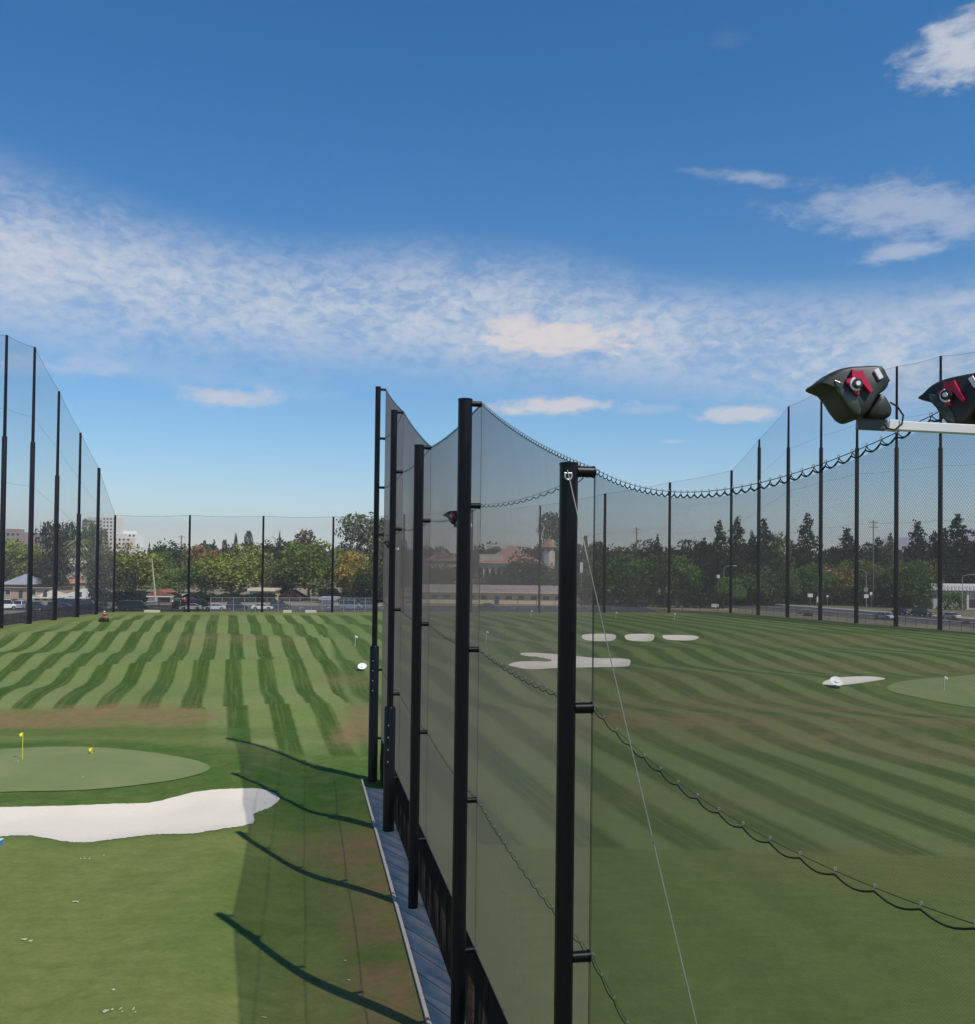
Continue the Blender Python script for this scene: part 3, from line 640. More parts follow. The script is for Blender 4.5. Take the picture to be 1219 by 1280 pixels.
for i, px, py, lb in [(2, 564, 637, 'small distant floodlight half hidden behind the second nearest pole'), (4, 480, 667, 'small dark floodlight between the two farthest near poles')]:
    y = PY[i]+.35; c = atY(px+10, py+18, y); floodlight(lb, tuple(c), 0, .93); p = pole_xy(i)
    lightbar('short white bar behind the %s near pole under its floodlight' % ('second' if i == 2 else 'sleeved'), c-Vector((.12, 0, .04)), c+Vector((.35, -.2, -.04)), (p.x, p.y, 0), .1)

# ------------------------------------------------------------------ far poles and nets
def far_pole(xy, top, step, label, grp, z1=None):
    x, y = xy; z0 = gz(x, y); h = atY(top[0], top[1], y).z-z0 if z1 is None else z1-z0
    t = thing('net_pole', label, 'net pole', (x, y, z0), 0, grp)
    hs = None
    if step: hs = atY(top[0], step, y).z-z0
    r0 = .42 if h > 25 else .30; r1 = r0*.62
    if hs and hs < h:
        MB().tube([(0, 0, -.3), (0, 0, hs), (0, 0, hs+.15)], [r0, r0*.92, r1], 12).build('lower_shaft', M['far_pole'], t, True)
        MB().tube([(0, 0, hs+.1), (0, 0, h)], [r1, r1*.8], 12).build('upper_shaft', M['far_pole'], t, True)
    else: MB().tube([(0, 0, -.3), (0, 0, h)], [r0*.85, r0*.7], 12).build('shaft', M['far_pole'], t, True)
    return Vector((x, y, z0+h)), Vector((x, y, z0))
def far_net(p, q, label, grp, ropes=4):
    (pt, pb), (qt, qb) = p, q; t = thing('range_net', label, 'net', tuple(pb), 0, grp); o = pb; vs = []; uv = []; NX, NZ = 12, 8; L = (qb-pb).length
    off = Vector((0, .0, 0))
    for a in range(NX+1):
        u = a/NX; tp = pt.lerp(qt, u)-Vector((0, 0, .25*4*u*(1-u))); bt = pb.lerp(qb, u)+Vector((0, 0, .25))
        for b in range(NZ+1): vs.append(bt.lerp(tp, b/NZ)-o); uv.append((u*L, vs[-1].z))
    mb = MB(); mb.add(vs, [(a*(NZ+1)+b, (a+1)*(NZ+1)+b, (a+1)*(NZ+1)+b+1, a*(NZ+1)+b+1) for a in range(NX) for b in range(NZ)])
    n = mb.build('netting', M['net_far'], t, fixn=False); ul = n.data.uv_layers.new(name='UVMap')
    for lp in n.data.loops: ul.data[lp.index].uv = uv[lp.vertex_index]
    for k in [1.0]+[j/ropes for j in range(1, ropes)]:
        c = MB(); c.tube([pb.lerp(pt, k).lerp(qb.lerp(qt, k), u)-o-Vector((0, 0, .25*4*u*(1-u))) for u in np.linspace(0, 1, 7)], .016 if k < 1 else .026, 4); c.build('cable', M['thin_wire'], t)
NG = 'far net bays round the ranges'
L_ = [far_pole(xy, tp, st, 'stepped black pole of the left net, %s from the left edge' % ORD[i], 'far poles of the left net') for i, (xy, tp, st) in enumerate(LEFT)]
xy_ = (LEFT_X, LEFT[0][0][1]-9.5); pre = far_pole(xy_, (-38, 410), 540, 'tall black pole of the left net just outside the left edge', 'far poles of the left net')
Lall = [pre]+L_
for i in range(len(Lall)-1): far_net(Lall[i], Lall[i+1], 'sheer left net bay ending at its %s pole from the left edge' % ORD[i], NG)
bl = ['short back net pole first right of the left corner', 'short back net pole above the parked white cars', 'short back net pole left of the yellowing tree', 'back net pole dimly seen through the edge-on net bay', 'back net pole behind the low yellow building line, hidden by near pole',
      'thin back net pole in front of the turret and big tree', 'thin back net pole just right of the nearest pole', 'back net pole over the rightmost small bunker']
B_ = [far_pole(xy, tp, None, bl[i], 'short poles of the back net') for i, (xy, tp, st) in enumerate(BACK)]
rl = ['lowest pole where the right net starts to climb']+['tall black pole of the right net, %s after its lowest one' % ORD[i] for i in range(6)]+['tall right net pole just outside the right edge', 'last right net pole, outside the right edge']
R_ = [far_pole(xy, tp, st, rl[i], 'far poles of the right net') for i, (xy, tp, st) in enumerate(RIGHT)]
ring = [L_[-1]]+B_+R_
for i in range(len(ring)-1):
    if i < 8: lb = 'sheer back net bay left of the %s short back pole' % ORD[i]
    else: lb = 'sheer right net bay, %s from where that net starts climbing' % ORD[i-8]
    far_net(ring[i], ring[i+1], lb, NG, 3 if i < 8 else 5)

# ------------------------------------------------------------------ roads behind the nets
def sheet(name, pts, mat, z): mb = MB(); mb.add([(x, y, z) for x, y in pts], [tuple(range(len(pts)))]); return struct(mb.build(name, mat, fixn=False))
GZ = 2.2
sheet('road', [(-300, 150), (-80.5, c0[1]+3), (40, back_y(40)+3), (40, back_y(40)+27), (-80, c0[1]+27), (-300, 190)], M['asphalt'], GZ+.02)
sheet('pavement_far', [(-300, 192), (-80, c0[1]+27.5), (40, back_y(40)+27.5), (40, back_y(40)+31), (-80, c0[1]+31), (-300, 196)], M['pavement'], GZ+.14)
rd = Vector((.36, -.933)); rn = Vector((.933, .36)); ro = Vector((RIGHT[1][0][0], RIGHT[1][0][1]))
def rpt(al, off): p = ro+rd*al+rn*off; return (p.x, p.y)
sheet('road_right', [rpt(-60, 15), rpt(220, 15), rpt(220, 37), rpt(-60, 37)], M['asphalt'], GZ+.02)
sheet('pavement_right', [rpt(-60, 37.3), rpt(220, 37.3), rpt(220, 41), rpt(-60, 41)], M['pavement'], GZ+.15)
mb = MB(); mb.bar(Vector((*rpt(-60, 37.15), GZ+.07)), Vector((*rpt(220, 37.15), GZ+.07)), .3, .18); mb.bar(Vector((*rpt(-60, 14.8), GZ+.07)), Vector((*rpt(220, 14.8), GZ+.07)), .3, .18)
struct(mb.build('kerb_right', M['kerb']))
mb = MB(); mb.bar(Vector((*rpt(-60, 26), GZ+.1)), Vector((*rpt(220, 26), GZ+.1)), 1.4, .2); struct(mb.build('road_median', M['pavement']))
mb = MB()
for al in np.arange(-60, 200, 9.0):
    for off in (20.3, 31.6):
        a, b = rpt(al, off), rpt(al+3, off); mb.bar(Vector((*a, GZ+.026)), Vector((*b, GZ+.026)), .16, .006)
struct(mb.build('road_markings', M['paint_white']))
mb = MB()
for k in range(18):
    x = -74+k*6.2; y = back_y(x)+20; mb.bar(Vector((x, y-2.5, GZ+.026)), Vector((x, y+2.5, GZ+.026)), .14, .006)
struct(mb.build('road_markings_back', M['paint_white']))

# ------------------------------------------------------------------ fences
def fence(name, label, pts, h, mat, pmat, step=3.0, rail=True, pr=.05):
    o = Vector((*pts[0], GZ)); t = thing(name, label, 'fence', tuple(o)); posts = 0; mb = MB(); uv = []
    segs = []
    for a, b in zip(pts[:-1], pts[1:]):
        a3 = Vector((*a, gz(*a))); b3 = Vector((*b, gz(*b))); n = max(1, round((b3-a3).length/step))
        for k in range(n): segs.append((a3.lerp(b3, k/n), a3.lerp(b3, (k+1)/n)))
    proto = None
    for a, b in segs:
        mb.add([a-o+Vector((0, 0, .05)), b-o+Vector((0, 0, .05)), b-o+Vector((0, 0, h-.03)), a-o+Vector((0, 0, h-.03))], [(0, 1, 2, 3)])
    for p in [segs[0][0]]+[s_[1] for s_ in segs]:
        if posts > 95: break
        if proto is None: proto = MB().tube([(0, 0, -.1), (0, 0, h+.04)], pr, 6).build('post', pmat, t); c_ = proto
        else: c_ = proto.copy(); C.objects.link(c_); c_.parent = t
        c_.location = p-o; posts += 1
    m = mb.build('mesh_panel', mat, t, fixn=False); ul = m.data.uv_layers.new(name='UVMap')
    for lp in m.data.loops: v = m.data.vertices[lp.vertex_index].co; ul.data[lp.index].uv = (v.x+v.y, v.z)
    if rail:
        r = MB()
        for a, b in segs: r.tube([a-o+Vector((0, 0, h)), b-o+Vector((0, 0, h))], pr*.7, 5); r.tube([a-o+Vector((0, 0, h*.5)), b-o+Vector((0, 0, h*.5))], pr*.5, 5)
        r.build('rail', pmat, t)
    return t
bx = lambda px: back_xy(px)[0]
fence('chain_link_fence', 'pale chain link fence behind the left range below the trees', [(bx(262), back_y(bx(262))+1.6), (bx(470), back_y(bx(470))+1.6)], 3.0, M['chain'], M['galv'], 2.3, pr=.065)
fence('chain_link_fence', 'low chain link fence behind the right range in front of dark trees', [(bx(600), back_y(bx(600))+1.6), (bx(900), back_y(bx(900))+1.6)], 3.2, M['net_far'], M['thin_wire'], 4.5, pr=.06)
rf = [(p[0][0]+2.2, p[0][1]+1.0) for p in RIGHT]
fence('chain_link_fence', 'thin brown chain link fence along the dry verge on the right', rf, 1.9, M['net_far'], simple('rust_post', (.14, .08, .05), .9), 2.2, pr=.05)
fence('screen_fence', 'black screened fence below the houses behind the left net', [(LEFT_X-2, 128), (LEFT_X-2, c0[1]+1.5), (bx(262), back_y(bx(262))+1.6)], 2.0, M['screen_mesh'], M['far_pole'], 2.6, pr=.06)

# ------------------------------------------------------------------ trees
rng = np.random.default_rng(5)
def leaf_quads(P, size, flat=0.0):
    n = len(P); nn = rng.normal(size=(n, 3)); nn[:, 2] += flat; nn /= np.linalg.norm(nn, axis=1)[:, None]
    u = np.cross(nn, rng.normal(size=(n, 3))); u /= np.linalg.norm(u, axis=1)[:, None]; v = np.cross(nn, u)
    s_ = size*(.55+.9*rng.random(n))[:, None]; a = P+u*s_; b = P+v*s_*.55; c = P-u*s_*.9; d = P-v*s_*.6
    V = np.stack([a, b, c, d], 1).reshape(-1, 3); F_ = [(4*i, 4*i+1, 4*i+2, 4*i+3) for i in range(n)]; return V, F_
def mesh_np(name, V, Fs, mat): me = bpy.data.meshes.new(name); me.from_pydata([tuple(v) for v in V], [], Fs); me.materials.append(mat); return me
def crown_round(seed, squash=1.0, n=4200, lobes=26, size=.022):
    global rng; rng = np.random.default_rng(seed); Ps = []
    c = rng.normal(size=(lobes, 3)); c /= np.linalg.norm(c, axis=1)[:, None]; c *= (.25+.75*rng.random(lobes)[:, None]**.5)*np.array([.34, .34, .31*squash]); c[:, 2] += .6
    r = .10+.11*rng.random(lobes); c[:, 2] = np.clip(c[:, 2], .24, .9)
    for k in range(lobes):
        m = int(n*r[k]**2/np.sum(r**2)); d = rng.normal(size=(m, 3)); d /= np.linalg.norm(d, axis=1)[:, None]
        rad = r[k]*(.55+.55*rng.random(m)**.6)[:, None]; Ps.append(c[k]+d*rad*np.array([1, 1, .85]))
    P = np.concatenate(Ps); P[:, 2] *= 1/np.percentile(P[:, 2], 99.7)
    return leaf_quads(P, size, .3)
def crown_conifer(seed, n=4200, dens=22, lean=.0, size=.018, wid=.5):
    global rng; rng = np.random.default_rng(seed); Ps = []
    for w_ in range(dens):
        z = .10+.88*(w_/dens)**.92; R0 = wid*(1-z)**.8*(.75+.45*rng.random())*min(1, (1-z)/.16)+.006
        nb = int(rng.integers(5, 9))
        for b in range(nb):
            a = rng.random()*6.28; L = R0*(.55+.6*rng.random()); m = max(3, int(n/dens/nb*(L/.20+.06)))
            t = rng.random(m)**.7; wd = .035*(1-t*.6); x = L*t
            zz_ = z-x*.28+.10*x*x/L+rng.normal(size=m)*.010; off = rng.normal(size=m)*wd
            Ps.append(np.stack([x*math.cos(a)-off*math.sin(a), x*math.sin(a)+off*math.cos(a), zz_], 1))
    P = np.concatenate(Ps); P[:, 2] = np.maximum(P[:, 2], .03); return leaf_quads(P, size, .6)
def crown_spire(seed, n=2600):
    global rng; rng = np.random.default_rng(seed); z = rng.random(n)**.9; r = .5*(np.sin(np.pi*np.clip(z*.82+.13, 0, 1))**.7)*(.5+.5*rng.random(n)); a = rng.random(n)*6.28
    r *= 1+.25*np.sin(z*23+a*2); P = np.stack([r*np.cos(a), r*np.sin(a), .06+.94*z], 1); return leaf_quads(P, .026, 0)
PRO = {}
for k, (fn, kw) in {'round0': (crown_round, dict(seed=1)), 'round1': (crown_round, dict(seed=2, lobes=34)), 'round2': (crown_round, dict(seed=3, lobes=20)), 'round3': (crown_round, dict(seed=11, lobes=40)),
        'tall0': (crown_round, dict(seed=4, squash=1.5, lobes=30)), 'tall1': (crown_round, dict(seed=6, squash=1.6, lobes=24)),
        'con0': (crown_conifer, dict(seed=8)), 'con1': (crown_conifer, dict(seed=9, dens=20)), 'con2': (crown_conifer, dict(seed=13, dens=28, wid=.42)), 'spire0': (crown_spire, dict(seed=15))}.items():
    V, Fs = fn(**kw); V = np.array(V)
    V[:, 0] /= (np.percentile(V[:, 0], 99.5)-np.percentile(V[:, 0], .5)); V[:, 1] /= (np.percentile(V[:, 1], 99.5)-np.percentile(V[:, 1], .5))
    PRO[k] = mesh_np('crown_'+k, V, Fs, M['leaf'])
def trunk_mesh():
    mb = MB(); mb.tube([(0, 0, -.02), (.004, 0, .2), (.0, .005, .42), (.004, 0, .7)], [.028, .021, .015, .006], 8)
    for a, z in ((.5, .28), (2.4, .33), (4.4, .3), (5.5, .45)): mb.tube([(0, 0, z), (.09*math.cos(a), .09*math.sin(a), z+.12), (.17*math.cos(a), .17*math.sin(a), z+.27)], [.012, .008, .003], 6)
    me = bpy.data.meshes.new('trunk'); me.from_pydata(mb.v, [], mb.f); me.materials.append(M['bark']); return me
TRUNK = trunk_mesh()
COL = dict(g=(.085, .115, .028), d=(.034, .048, .020), dd=(.020, .032, .016), y=(.150, .165, .034), o=(.17, .125, .045), gold=(.20, .18, .035), r=(.10, .06, .04), lg=(.105, .150, .038), ol=(.100, .105, .050), b=(.07, .085, .055), tan=(.17, .15, .10))
def tree(px, topy, wpx, Y, kind, col, label, group='trees beyond the nets', by=None):
    p = atY(px, topy, Y); z0 = GZ; h = max(1.5, p.z-z0); wd = wpx/F*Y*(1.5 if kind[0] == 'c' else 1.12); zr = random.random()*6.28
    t = thing({'c': 'conifer_tree', 's': 'cypress_tree'}.get(kind[0], 'leafy_tree'), label, 'tree', (p.x, Y, z0), zr, group)
    c = bpy.data.objects.new('crown', PRO[kind]); C.objects.link(c); c.parent = t; c.scale = (wd, wd, h*(1.16 if kind[0] in 'rt' else 1)); c.location.z = -.16*h if kind[0] in 'rt' else 0; cc = COL[col]; j = [1+random.uniform(-.13, .13) for _ in range(3)]; c.color = (cc[0]*j[0], cc[1]*j[1], cc[2]*j[2], 1)
    k = bpy.data.objects.new('trunk', TRUNK); C.objects.link(k); k.parent = t; k.scale = (h*.9, h*.9, h*(.98 if kind[0] == 'c' else .9))
    return t
TREES = [
 (22, 676, 75, 330, 'round1', 'y', 'wide yellow green tree over the grey roofed house at left edge'),
 (-20, 684, 70, 300, 'round0', 'g', 'green tree at the left edge behind the first left net pole'),
 (60, 690, 50, 300, 'round2', 'y', 'low yellow green tree between the second and third left net poles'),
 (72, 653, 42, 290, 'tall0', 'd', 'tall dark tree left of the shaggy pale palm'),
 (90, 654, 30, 320, 'tall1', 'd', 'dark tree right behind the pale palm crown'),
 (112, 650, 20, 285, 'tall1', 'ol', 'narrow dark olive tree beside the pinkish tower'),
 (128, 690, 40, 262, 'round1', 'ol', 'grey olive tree under the pinkish tower'),
 (130, 662, 16, 330, 'spire0', 'ol', 'slim olive spire in front of the pinkish tower'),
 (150, 700, 34, 258, 'round3', 'ol', 'dusty olive tree left of the yellow green one'),
 (169, 681, 58, 262, 'round0', 'y', 'full yellow green tree above the dark pickup and white truck'),
 (212, 678, 54, 340, 'round3', 'd', 'dark green tree behind the leaning pale pole'),
 (216, 711, 44, 262, 'round2', 'lg', 'low bright green tree behind the red roofed garage'),
 (200, 690, 40, 300, 'round1', 'g', 'mid green tree just left of the pale utility pole'),
 (253, 683, 44, 300, 'round1', 'o', 'rusty orange tree right of the first short back pole'),
 (290, 682, 74, 258, 'round0', 'y', 'large yellow green tree above the white and silver cars'),
 (258, 700, 50, 262, 'round3', 'g', 'green tree low behind the first short back pole'),
 (322, 690, 50, 280, 'round2', 'ol', 'dull olive tree behind the second short back pole'),
 (345, 676, 60, 330, 'round3', 'd', 'dark tree crown over the tan stucco house'),
 (387, 677, 78, 258, 'round1', 'g', 'large green tree left of the third short back pole'),
 (360, 700, 40, 262, 'round0', 'g', 'green tree lobed low beside the tan stucco house'),
 (381, 664, 42, 370, 'round2', 'r', 'reddish brown tree rising above the large green tree'),
 (452, 643, 66, 285, 'tall0', 'ol', 'tallest brown green tree just left of the near net wall'),
 (478, 650, 50, 300, 'tall1', 'd', 'tall dark tree partly hidden by the farthest near pole'),
 (443, 690, 46, 255, 'round2', 'gold', 'golden yellow tree below the tall brown green one'),
 (464, 705, 40, 250, 'round3', 'd', 'dark bushy tree right of the golden tree'),
 (500, 690, 60, 290, 'round1', 'd', 'dark tree veiled by the edge-on net bays'),
 (540, 700, 60, 280, 'round0', 'ol', 'olive tree dimly seen through the net left of the long roof'),
 (560, 690, 40, 330, 'round3', 'd', 'dark tree behind the second nearest pole'),
 (612, 716, 30, 268, 'round1', 'd', 'dark tree in front of the arched building, left one'),
 (634, 710, 36, 266, 'round2', 'd', 'dark tree in front of the arched building, middle one'),
 (664, 690, 52, 270, 'round0', 'd', 'dark tree in front of the arched building below its turret'),
 (692, 641, 46, 345, 'tall0', 'd', 'tall dark tree rising behind the turret'),
 (700, 705, 40, 262, 'round3', 'g', 'green tree between the turret and the nearest pole'),
 (722, 690, 46, 300, 'round1', 'dd', 'very dark tree just right of the nearest pole'),
 (745, 698, 44, 262, 'round0', 'g', 'green tree behind the fence above the leftmost small bunker'),
 (785, 694, 56, 258, 'round1', 'g', 'green tree above the middle small bunker'),
 (830, 692, 54, 258, 'round2', 'g', 'green tree behind the back net pole above the rightmost bunker'),
 (862, 696, 44, 256, 'round0', 'lg', 'paler green tree right of the back net pole'),
 (770, 684, 60, 330, 'round3', 'd', 'dark background tree behind the middle small bunker trees'),
 (820, 676, 60, 360, 'round0', 'dd', 'very dark background tree topped by a point'),
 (870, 676, 50, 300, 'tall1', 'dd', 'very dark tree at the foot of the conifers'),
 (745, 678, 40, 350, 'round2', 'd', 'dark background tree left of the crossarm pole'),
 (822, 664, 20, 380, 'con1', 'dd', 'small pointed conifer on the skyline by the back net pole'),
 (899, 646, 40, 262, 'con0', 'd', 'tall dark conifer left of the climbing net poles'),
 (880, 668, 34, 275, 'con1', 'dd', 'shorter black green conifer left of the tall conifer pair'),
 (922, 642, 44, 265, 'con2', 'd', 'tall conifer between the first two climbing poles'),
 (954, 644, 46, 262, 'con0', 'd', 'broad conifer behind the second climbing pole'),
 (968, 668, 40, 265, 'tall0', 'g', 'green leafy tree right of the broad conifer'),
 (895, 700, 50, 255, 'tall1', 'dd', 'dark evergreen behind the right end of the low fence'),
 (912, 722, 34, 245, 'round2', 'lg', 'small bright green tree at the end of the back fence'),
 (940, 706, 50, 258, 'round0', 'g', 'round green street tree below the broad conifer'),
 (972, 704, 50, 275, 'round1', 'lg', 'light green street tree left of the third tall pole'),
 (1010, 637, 46, 300, 'con0', 'd', 'tall conifer between the third and fourth climbing poles'),
 (990, 672, 34, 305, 'con1', 'dd', 'dark conifer at the left shoulder of the tall one'),
 (1012, 706, 50, 285, 'round2', 'g', 'green street tree behind the white banner'),
 (1043, 708, 46, 290, 'round3', 'o', 'brownish street tree right of the banner pole'),
 (1059, 657, 44, 310, 'con2', 'd', 'drooping conifer with a bent tip near the bar end'),
 (1040, 684, 44, 320, 'con1', 'd', 'low dark conifer left of the drooping one'),
 (1075, 700, 54, 290, 'round1', 'g', 'green street tree behind the curved street lamp'),
 (1098, 668, 40, 330, 'con0', 'd', 'hazy conifer left of the utility pole crossarm'),
 (1113, 662, 30, 350, 'con1', 'ol', 'thin sparse conifer beside the utility pole'),
 (1106, 705, 44, 285, 'round0', 'ol', 'dusty olive street tree by the wooden utility pole'),
 (1147, 647, 46, 275, 'con2', 'dd', 'dark conifer left of the last tall pole in view'),
 (1140, 700, 56, 255, 'round1', 'g', 'broad green tree overhanging the right road'),
 (1158, 698, 34, 285, 'round2', 'o', 'rusty leaved tree behind the broad green one'),
 (1168, 660, 40, 300, 'con0', 'dd', 'dark conifer right behind the last tall pole'),
 (1198, 638, 54, 292, 'con0', 'dd', 'biggest dark conifer over the white fascia building'),
 (1180, 655, 44, 290, 'con1', 'dd', 'black green conifer beside the biggest one'),
 (1225, 662, 50, 290, 'con2', 'd', 'conifer at the right edge over the white fascia building'),
 (1212, 690, 50, 295, 'round0', 'ol', 'olive tree at the right edge over the white fascia'),
 (1270, 650, 70, 295, 'round3', 'd', 'dark tree just outside the right edge'),
 (295, 664, 13, 420, 'con2', 'd', 'pointed cypress, left one of two on the skyline'), (311, 664, 15, 420, 'spire0', 'd', 'rounded cypress, right one of two on the skyline'),
 (350, 661, 9, 420, 'con2', 'd', 'lone thin cypress left of the reddish tree'), (268, 672, 18, 430, 'con1', 'd', 'small conifer tip left of the two cypresses'), (281, 675, 10, 430, 'spire0', 'd', 'tiny dark spire left of the two cypresses'),
 (187, 675, 9, 450, 'con1', 'd', 'tiny conifer tip right of the white hospital block'), (256, 676, 10, 440, 'spire0', 'd', 'tiny spire right of the first short back pole'), (732, 670, 10, 380, 'spire0', 'dd', 'small spire just right of the nearest pole'),
 (757, 676, 9, 390, 'con1', 'dd', 'tiny conifer beside the thin back pole'), (940, 660, 24, 300, 'con2', 'dd', 'narrow dark conifer tucked behind the second climbing pole'),
]
for tr in TREES: tree(*tr)
def far_woods():
    vs = []; fs = []
    for px in range(-140, 1400, 24):
        tp = 683+random.uniform(-5, 4)+(4 if px < 230 else 0); Yd = random.uniform(400, 480); tp = 690 if 100 < px < 178 else tp
        p = atY(px+random.uniform(-6, 6), tp, Yd); h = p.z-GZ; wd = random.uniform(38, 56)/F*Yd; V, Fs = crown_round(int(px+500), 1.0, 1500, 22, .04)
        V = np.array(V)*np.array([wd, wd, h*1.16])+np.array([p.x, Yd, GZ-.16*h]); o_ = len(vs); vs += V.tolist(); fs += [tuple(i+o_ for i in f) for f in Fs]
    o = bpy.data.objects.new('woods', mesh_np('woods', vs, fs, M['leaf'])); C.objects.link(o); o.color = (.040, .052, .024, 1); o['kind'] = 'stuff'
far_woods()
# hedge under-storey behind fences
hd = [(-60, 120, 738, 'ol', 'dark shrub line under the palm at left'), (905, 1170, 737, 'dd', 'dark clipped hedge along the far side of the right road')]
def hedge(px0, px1, topy, Y0, Y1, col, label):
    a = atY(px0, topy, Y0); b = atY(px1, topy, Y1); L = (b-a).length; h = a.z-GZ; n = int(L*170); global rng
    rng = np.random.default_rng(int(abs(px0)+3)); u = rng.random(n); P = np.stack([a.x+(b.x-a.x)*u, a.y+(b.y-a.y)*u+rng.normal(size=n)*.9, GZ+h*rng.random(n)**.8*(1+.14*np.sin(u*L*.8)+.1*np.sin(u*L*2.1))], 1)
    V, Fs = leaf_quads(P-np.array([a.x, a.y, GZ]), .34, .3); o = bpy.data.objects.new('hedge', mesh_np('hedge', V, Fs, M['leaf'])); C.objects.link(o); o.location = (a.x, a.y, GZ); o.color = (*COL[col], 1)
    return tag(o, label, 'hedge')
hedge(905, 1140, 741, 275, 262, 'dd', 'dark hedge along the far side of the right road')
hedge(1180, 1205, 743, 249, 248, 'lg', 'clipped bright green hedge in front of the white fascia building')
hedge(724, 905, 738, 246, 240, 'd', 'dense dark shrubs behind the low fence of the right range')
hedge(200, 345, 742, 240, 246, 'dd', 'dark shrubs behind the parked white cars')
hedge(400, 480, 738, 246, 250, 'dd', 'dark shrubs below the golden yellow tree')
hedge(112, 185, 738, 236, 238, 'dd', 'dark shrubs behind the dark pickup truck')

# palm with its skirt of pale dead fronds
p = atY(97, 672, 268); h = p.z-GZ; t = thing('palm_tree', 'shaggy palm wrapped in pale dead fronds, behind the fourth left pole', 'palm', (p.x, 268, GZ))
MB().tube([(0, 0, -.1), (.15, 0, h*.5), (0, 0, h*.92)], [.5, .38, .3], 10).build('trunk', M['bark'], t, True)
rng = np.random.default_rng(3); n = 1500; z = .30+.52*rng.random(n); a = rng.random(n)*6.28; r = (.7+1.3*rng.random(n))*(1+.35*np.sin(z*25)); V, Fs = leaf_quads(np.stack([r*np.cos(a), r*np.sin(a), z*h], 1), .42); V[:, 2] = V[:, 2]
mb = MB(); mb.add(V, Fs); mb.build('dead_fronds', M['frond_dead'], t, fixn=False)
mb = MB()
for q in range(34):
    a = q*2.4; e = .9-q*.055; L = 3.4; pts = [Vector((math.cos(a)*L*u, math.sin(a)*L*u, h*.92+L*(u*e-.75*u*u))) for u in np.linspace(0, 1, 6)]
    for b in range(5):
        c, d = pts[b], pts[b+1]; s_ = Vector((-math.sin(a), math.cos(a), 0))*(.42*(1-b/6)); dn = Vector((0, 0, -.25)); mb.add([c, d, d+s_+dn, c+s_+dn], [(0, 1, 2, 3)]); mb.add([c, d, d-s_+dn, c-s_+dn], [(0, 1, 2, 3)])
fo = mb.build('fronds', M['leaf'], t, fixn=False); fo.color = (.13, .14, .06, 1)

# ------------------------------------------------------------------ buildings
def building(label, cat, px0, px1, eavey, Y, depth, wcol, rcol, roof='hip', ridgey=None, name='house', win=3, basey=None, rz=0, door=True, group=None, wins=(1.2, 1.2), storeys=1, over=.5):
    a = atY(px0, eavey, Y); b = atY(px1, eavey, Y); wd = b.x-a.x; h = a.z-GZ if h_ok(a) else 3; cx = (a.x+b.x)/2
    t = thing(name, label, cat, (cx, Y+depth/2, GZ), rz, group)
    wm = wallmat('wall_'+name, wcol)
    MB().box((0, 0, h/2), (wd, depth, h)).build('wall', wm, t)
    rh = (atY(px0, ridgey, Y+depth/2).z-GZ-h) if ridgey else 0; X, Yh = wd/2+over, depth/2+over
    mb = MB()
    if roof == 'hip':
        r = max(.2, X-Yh); mb.add([(-X, -Yh, h), (X, -Yh, h), (X, Yh, h), (-X, Yh, h), (-r, 0, h+rh), (r, 0, h+rh)], [(0, 1, 5, 4), (1, 2, 5), (2, 3, 4, 5), (3, 0, 4), (3, 2, 1, 0)])
    elif roof == 'gable':
        mb.add([(-X, -Yh, h), (X, -Yh, h), (X, Yh, h), (-X, Yh, h), (-X, 0, h+rh), (X, 0, h+rh)], [(0, 1, 5, 4), (1, 2, 5), (2, 3, 4, 5), (3, 0, 4), (3, 2, 1, 0)])
    elif roof == 'front':
        mb.add([(-X, -Yh, h), (X, -Yh, h), (X, Yh, h), (-X, Yh, h), (0, -Yh, h+rh), (0, Yh, h+rh)], [(0, 1, 4), (1, 2, 5, 4), (2, 3, 5), (3, 0, 4, 5), (3, 2, 1, 0)])
    else:
        mb.box((0, 0, h+.25), (X*2, Yh*2, .5))
    ro_ = mb.build('roof', roofmat('roof_'+name, rcol), t)
    mb = MB(); mb.bar((-X, -Yh-.03, h-.08), (X, -Yh-.03, h-.08), .12, .22); mb.build('gutter', wm, ro_)
    for s_ in range(storeys):
        for k in range(win):
            x = -wd/2+wd*(k+.5)/win; zc = (s_+.55)*h/storeys
            if door and s_ == 0 and k == win//2: 
                MB().box((x, -depth/2-.03, 1.05), (1.0, .08, 2.1)).build('door', M['trousers'], t); continue
            f = MB(); ww, wh = wins; f.box((x, -depth/2-.02, zc), (ww+.2, .08, wh+.2)); fr = f.build('window', M['paint_white'], t)
            MB().box((x, -depth/2-.07, zc), (ww, .04, wh)).build('pane', M['window'], fr)
    return t, h, wd
def h_ok(a): return a.z > GZ+.5
G = (.46, .46, .47)
building('house with a light grey roof left of the orange roofed one', 'house', 2, 40, 730, 285, 12, (.35, .32, .29), (.28, .30, .34), 'hip', 717)
tt_, h_, w_ = building('house with an orange brown roof and two dark vents', 'house', 36, 84, 729, 305, 14, (.40, .33, .25), (.36, .20, .11), 'hip', 713)
for x in (-2.6, .8): MB().box((x, -3.0, h_+1.9), (.7, .7, .9)).build('roof_vent', M['far_pole'], tt_)
building('low house with a long pinkish brown roof at the left edge', 'house', -30, 66, 746, 250, 12, (.42, .32, .24), (.36, .25, .19), 'hip', 734, win=6)
building('low cream house with a pale tan hip roof left of the palm', 'house', 42, 71, 747, 240, 9, (.62, .55, .42), (.48, .43, .36), 'hip', 737)
building('long low house with a pale grey roof at the palm foot', 'house', 73, 116, 747, 244, 10, (.60, .58, .54), (.44, .44, .41), 'hip', 735, win=4)
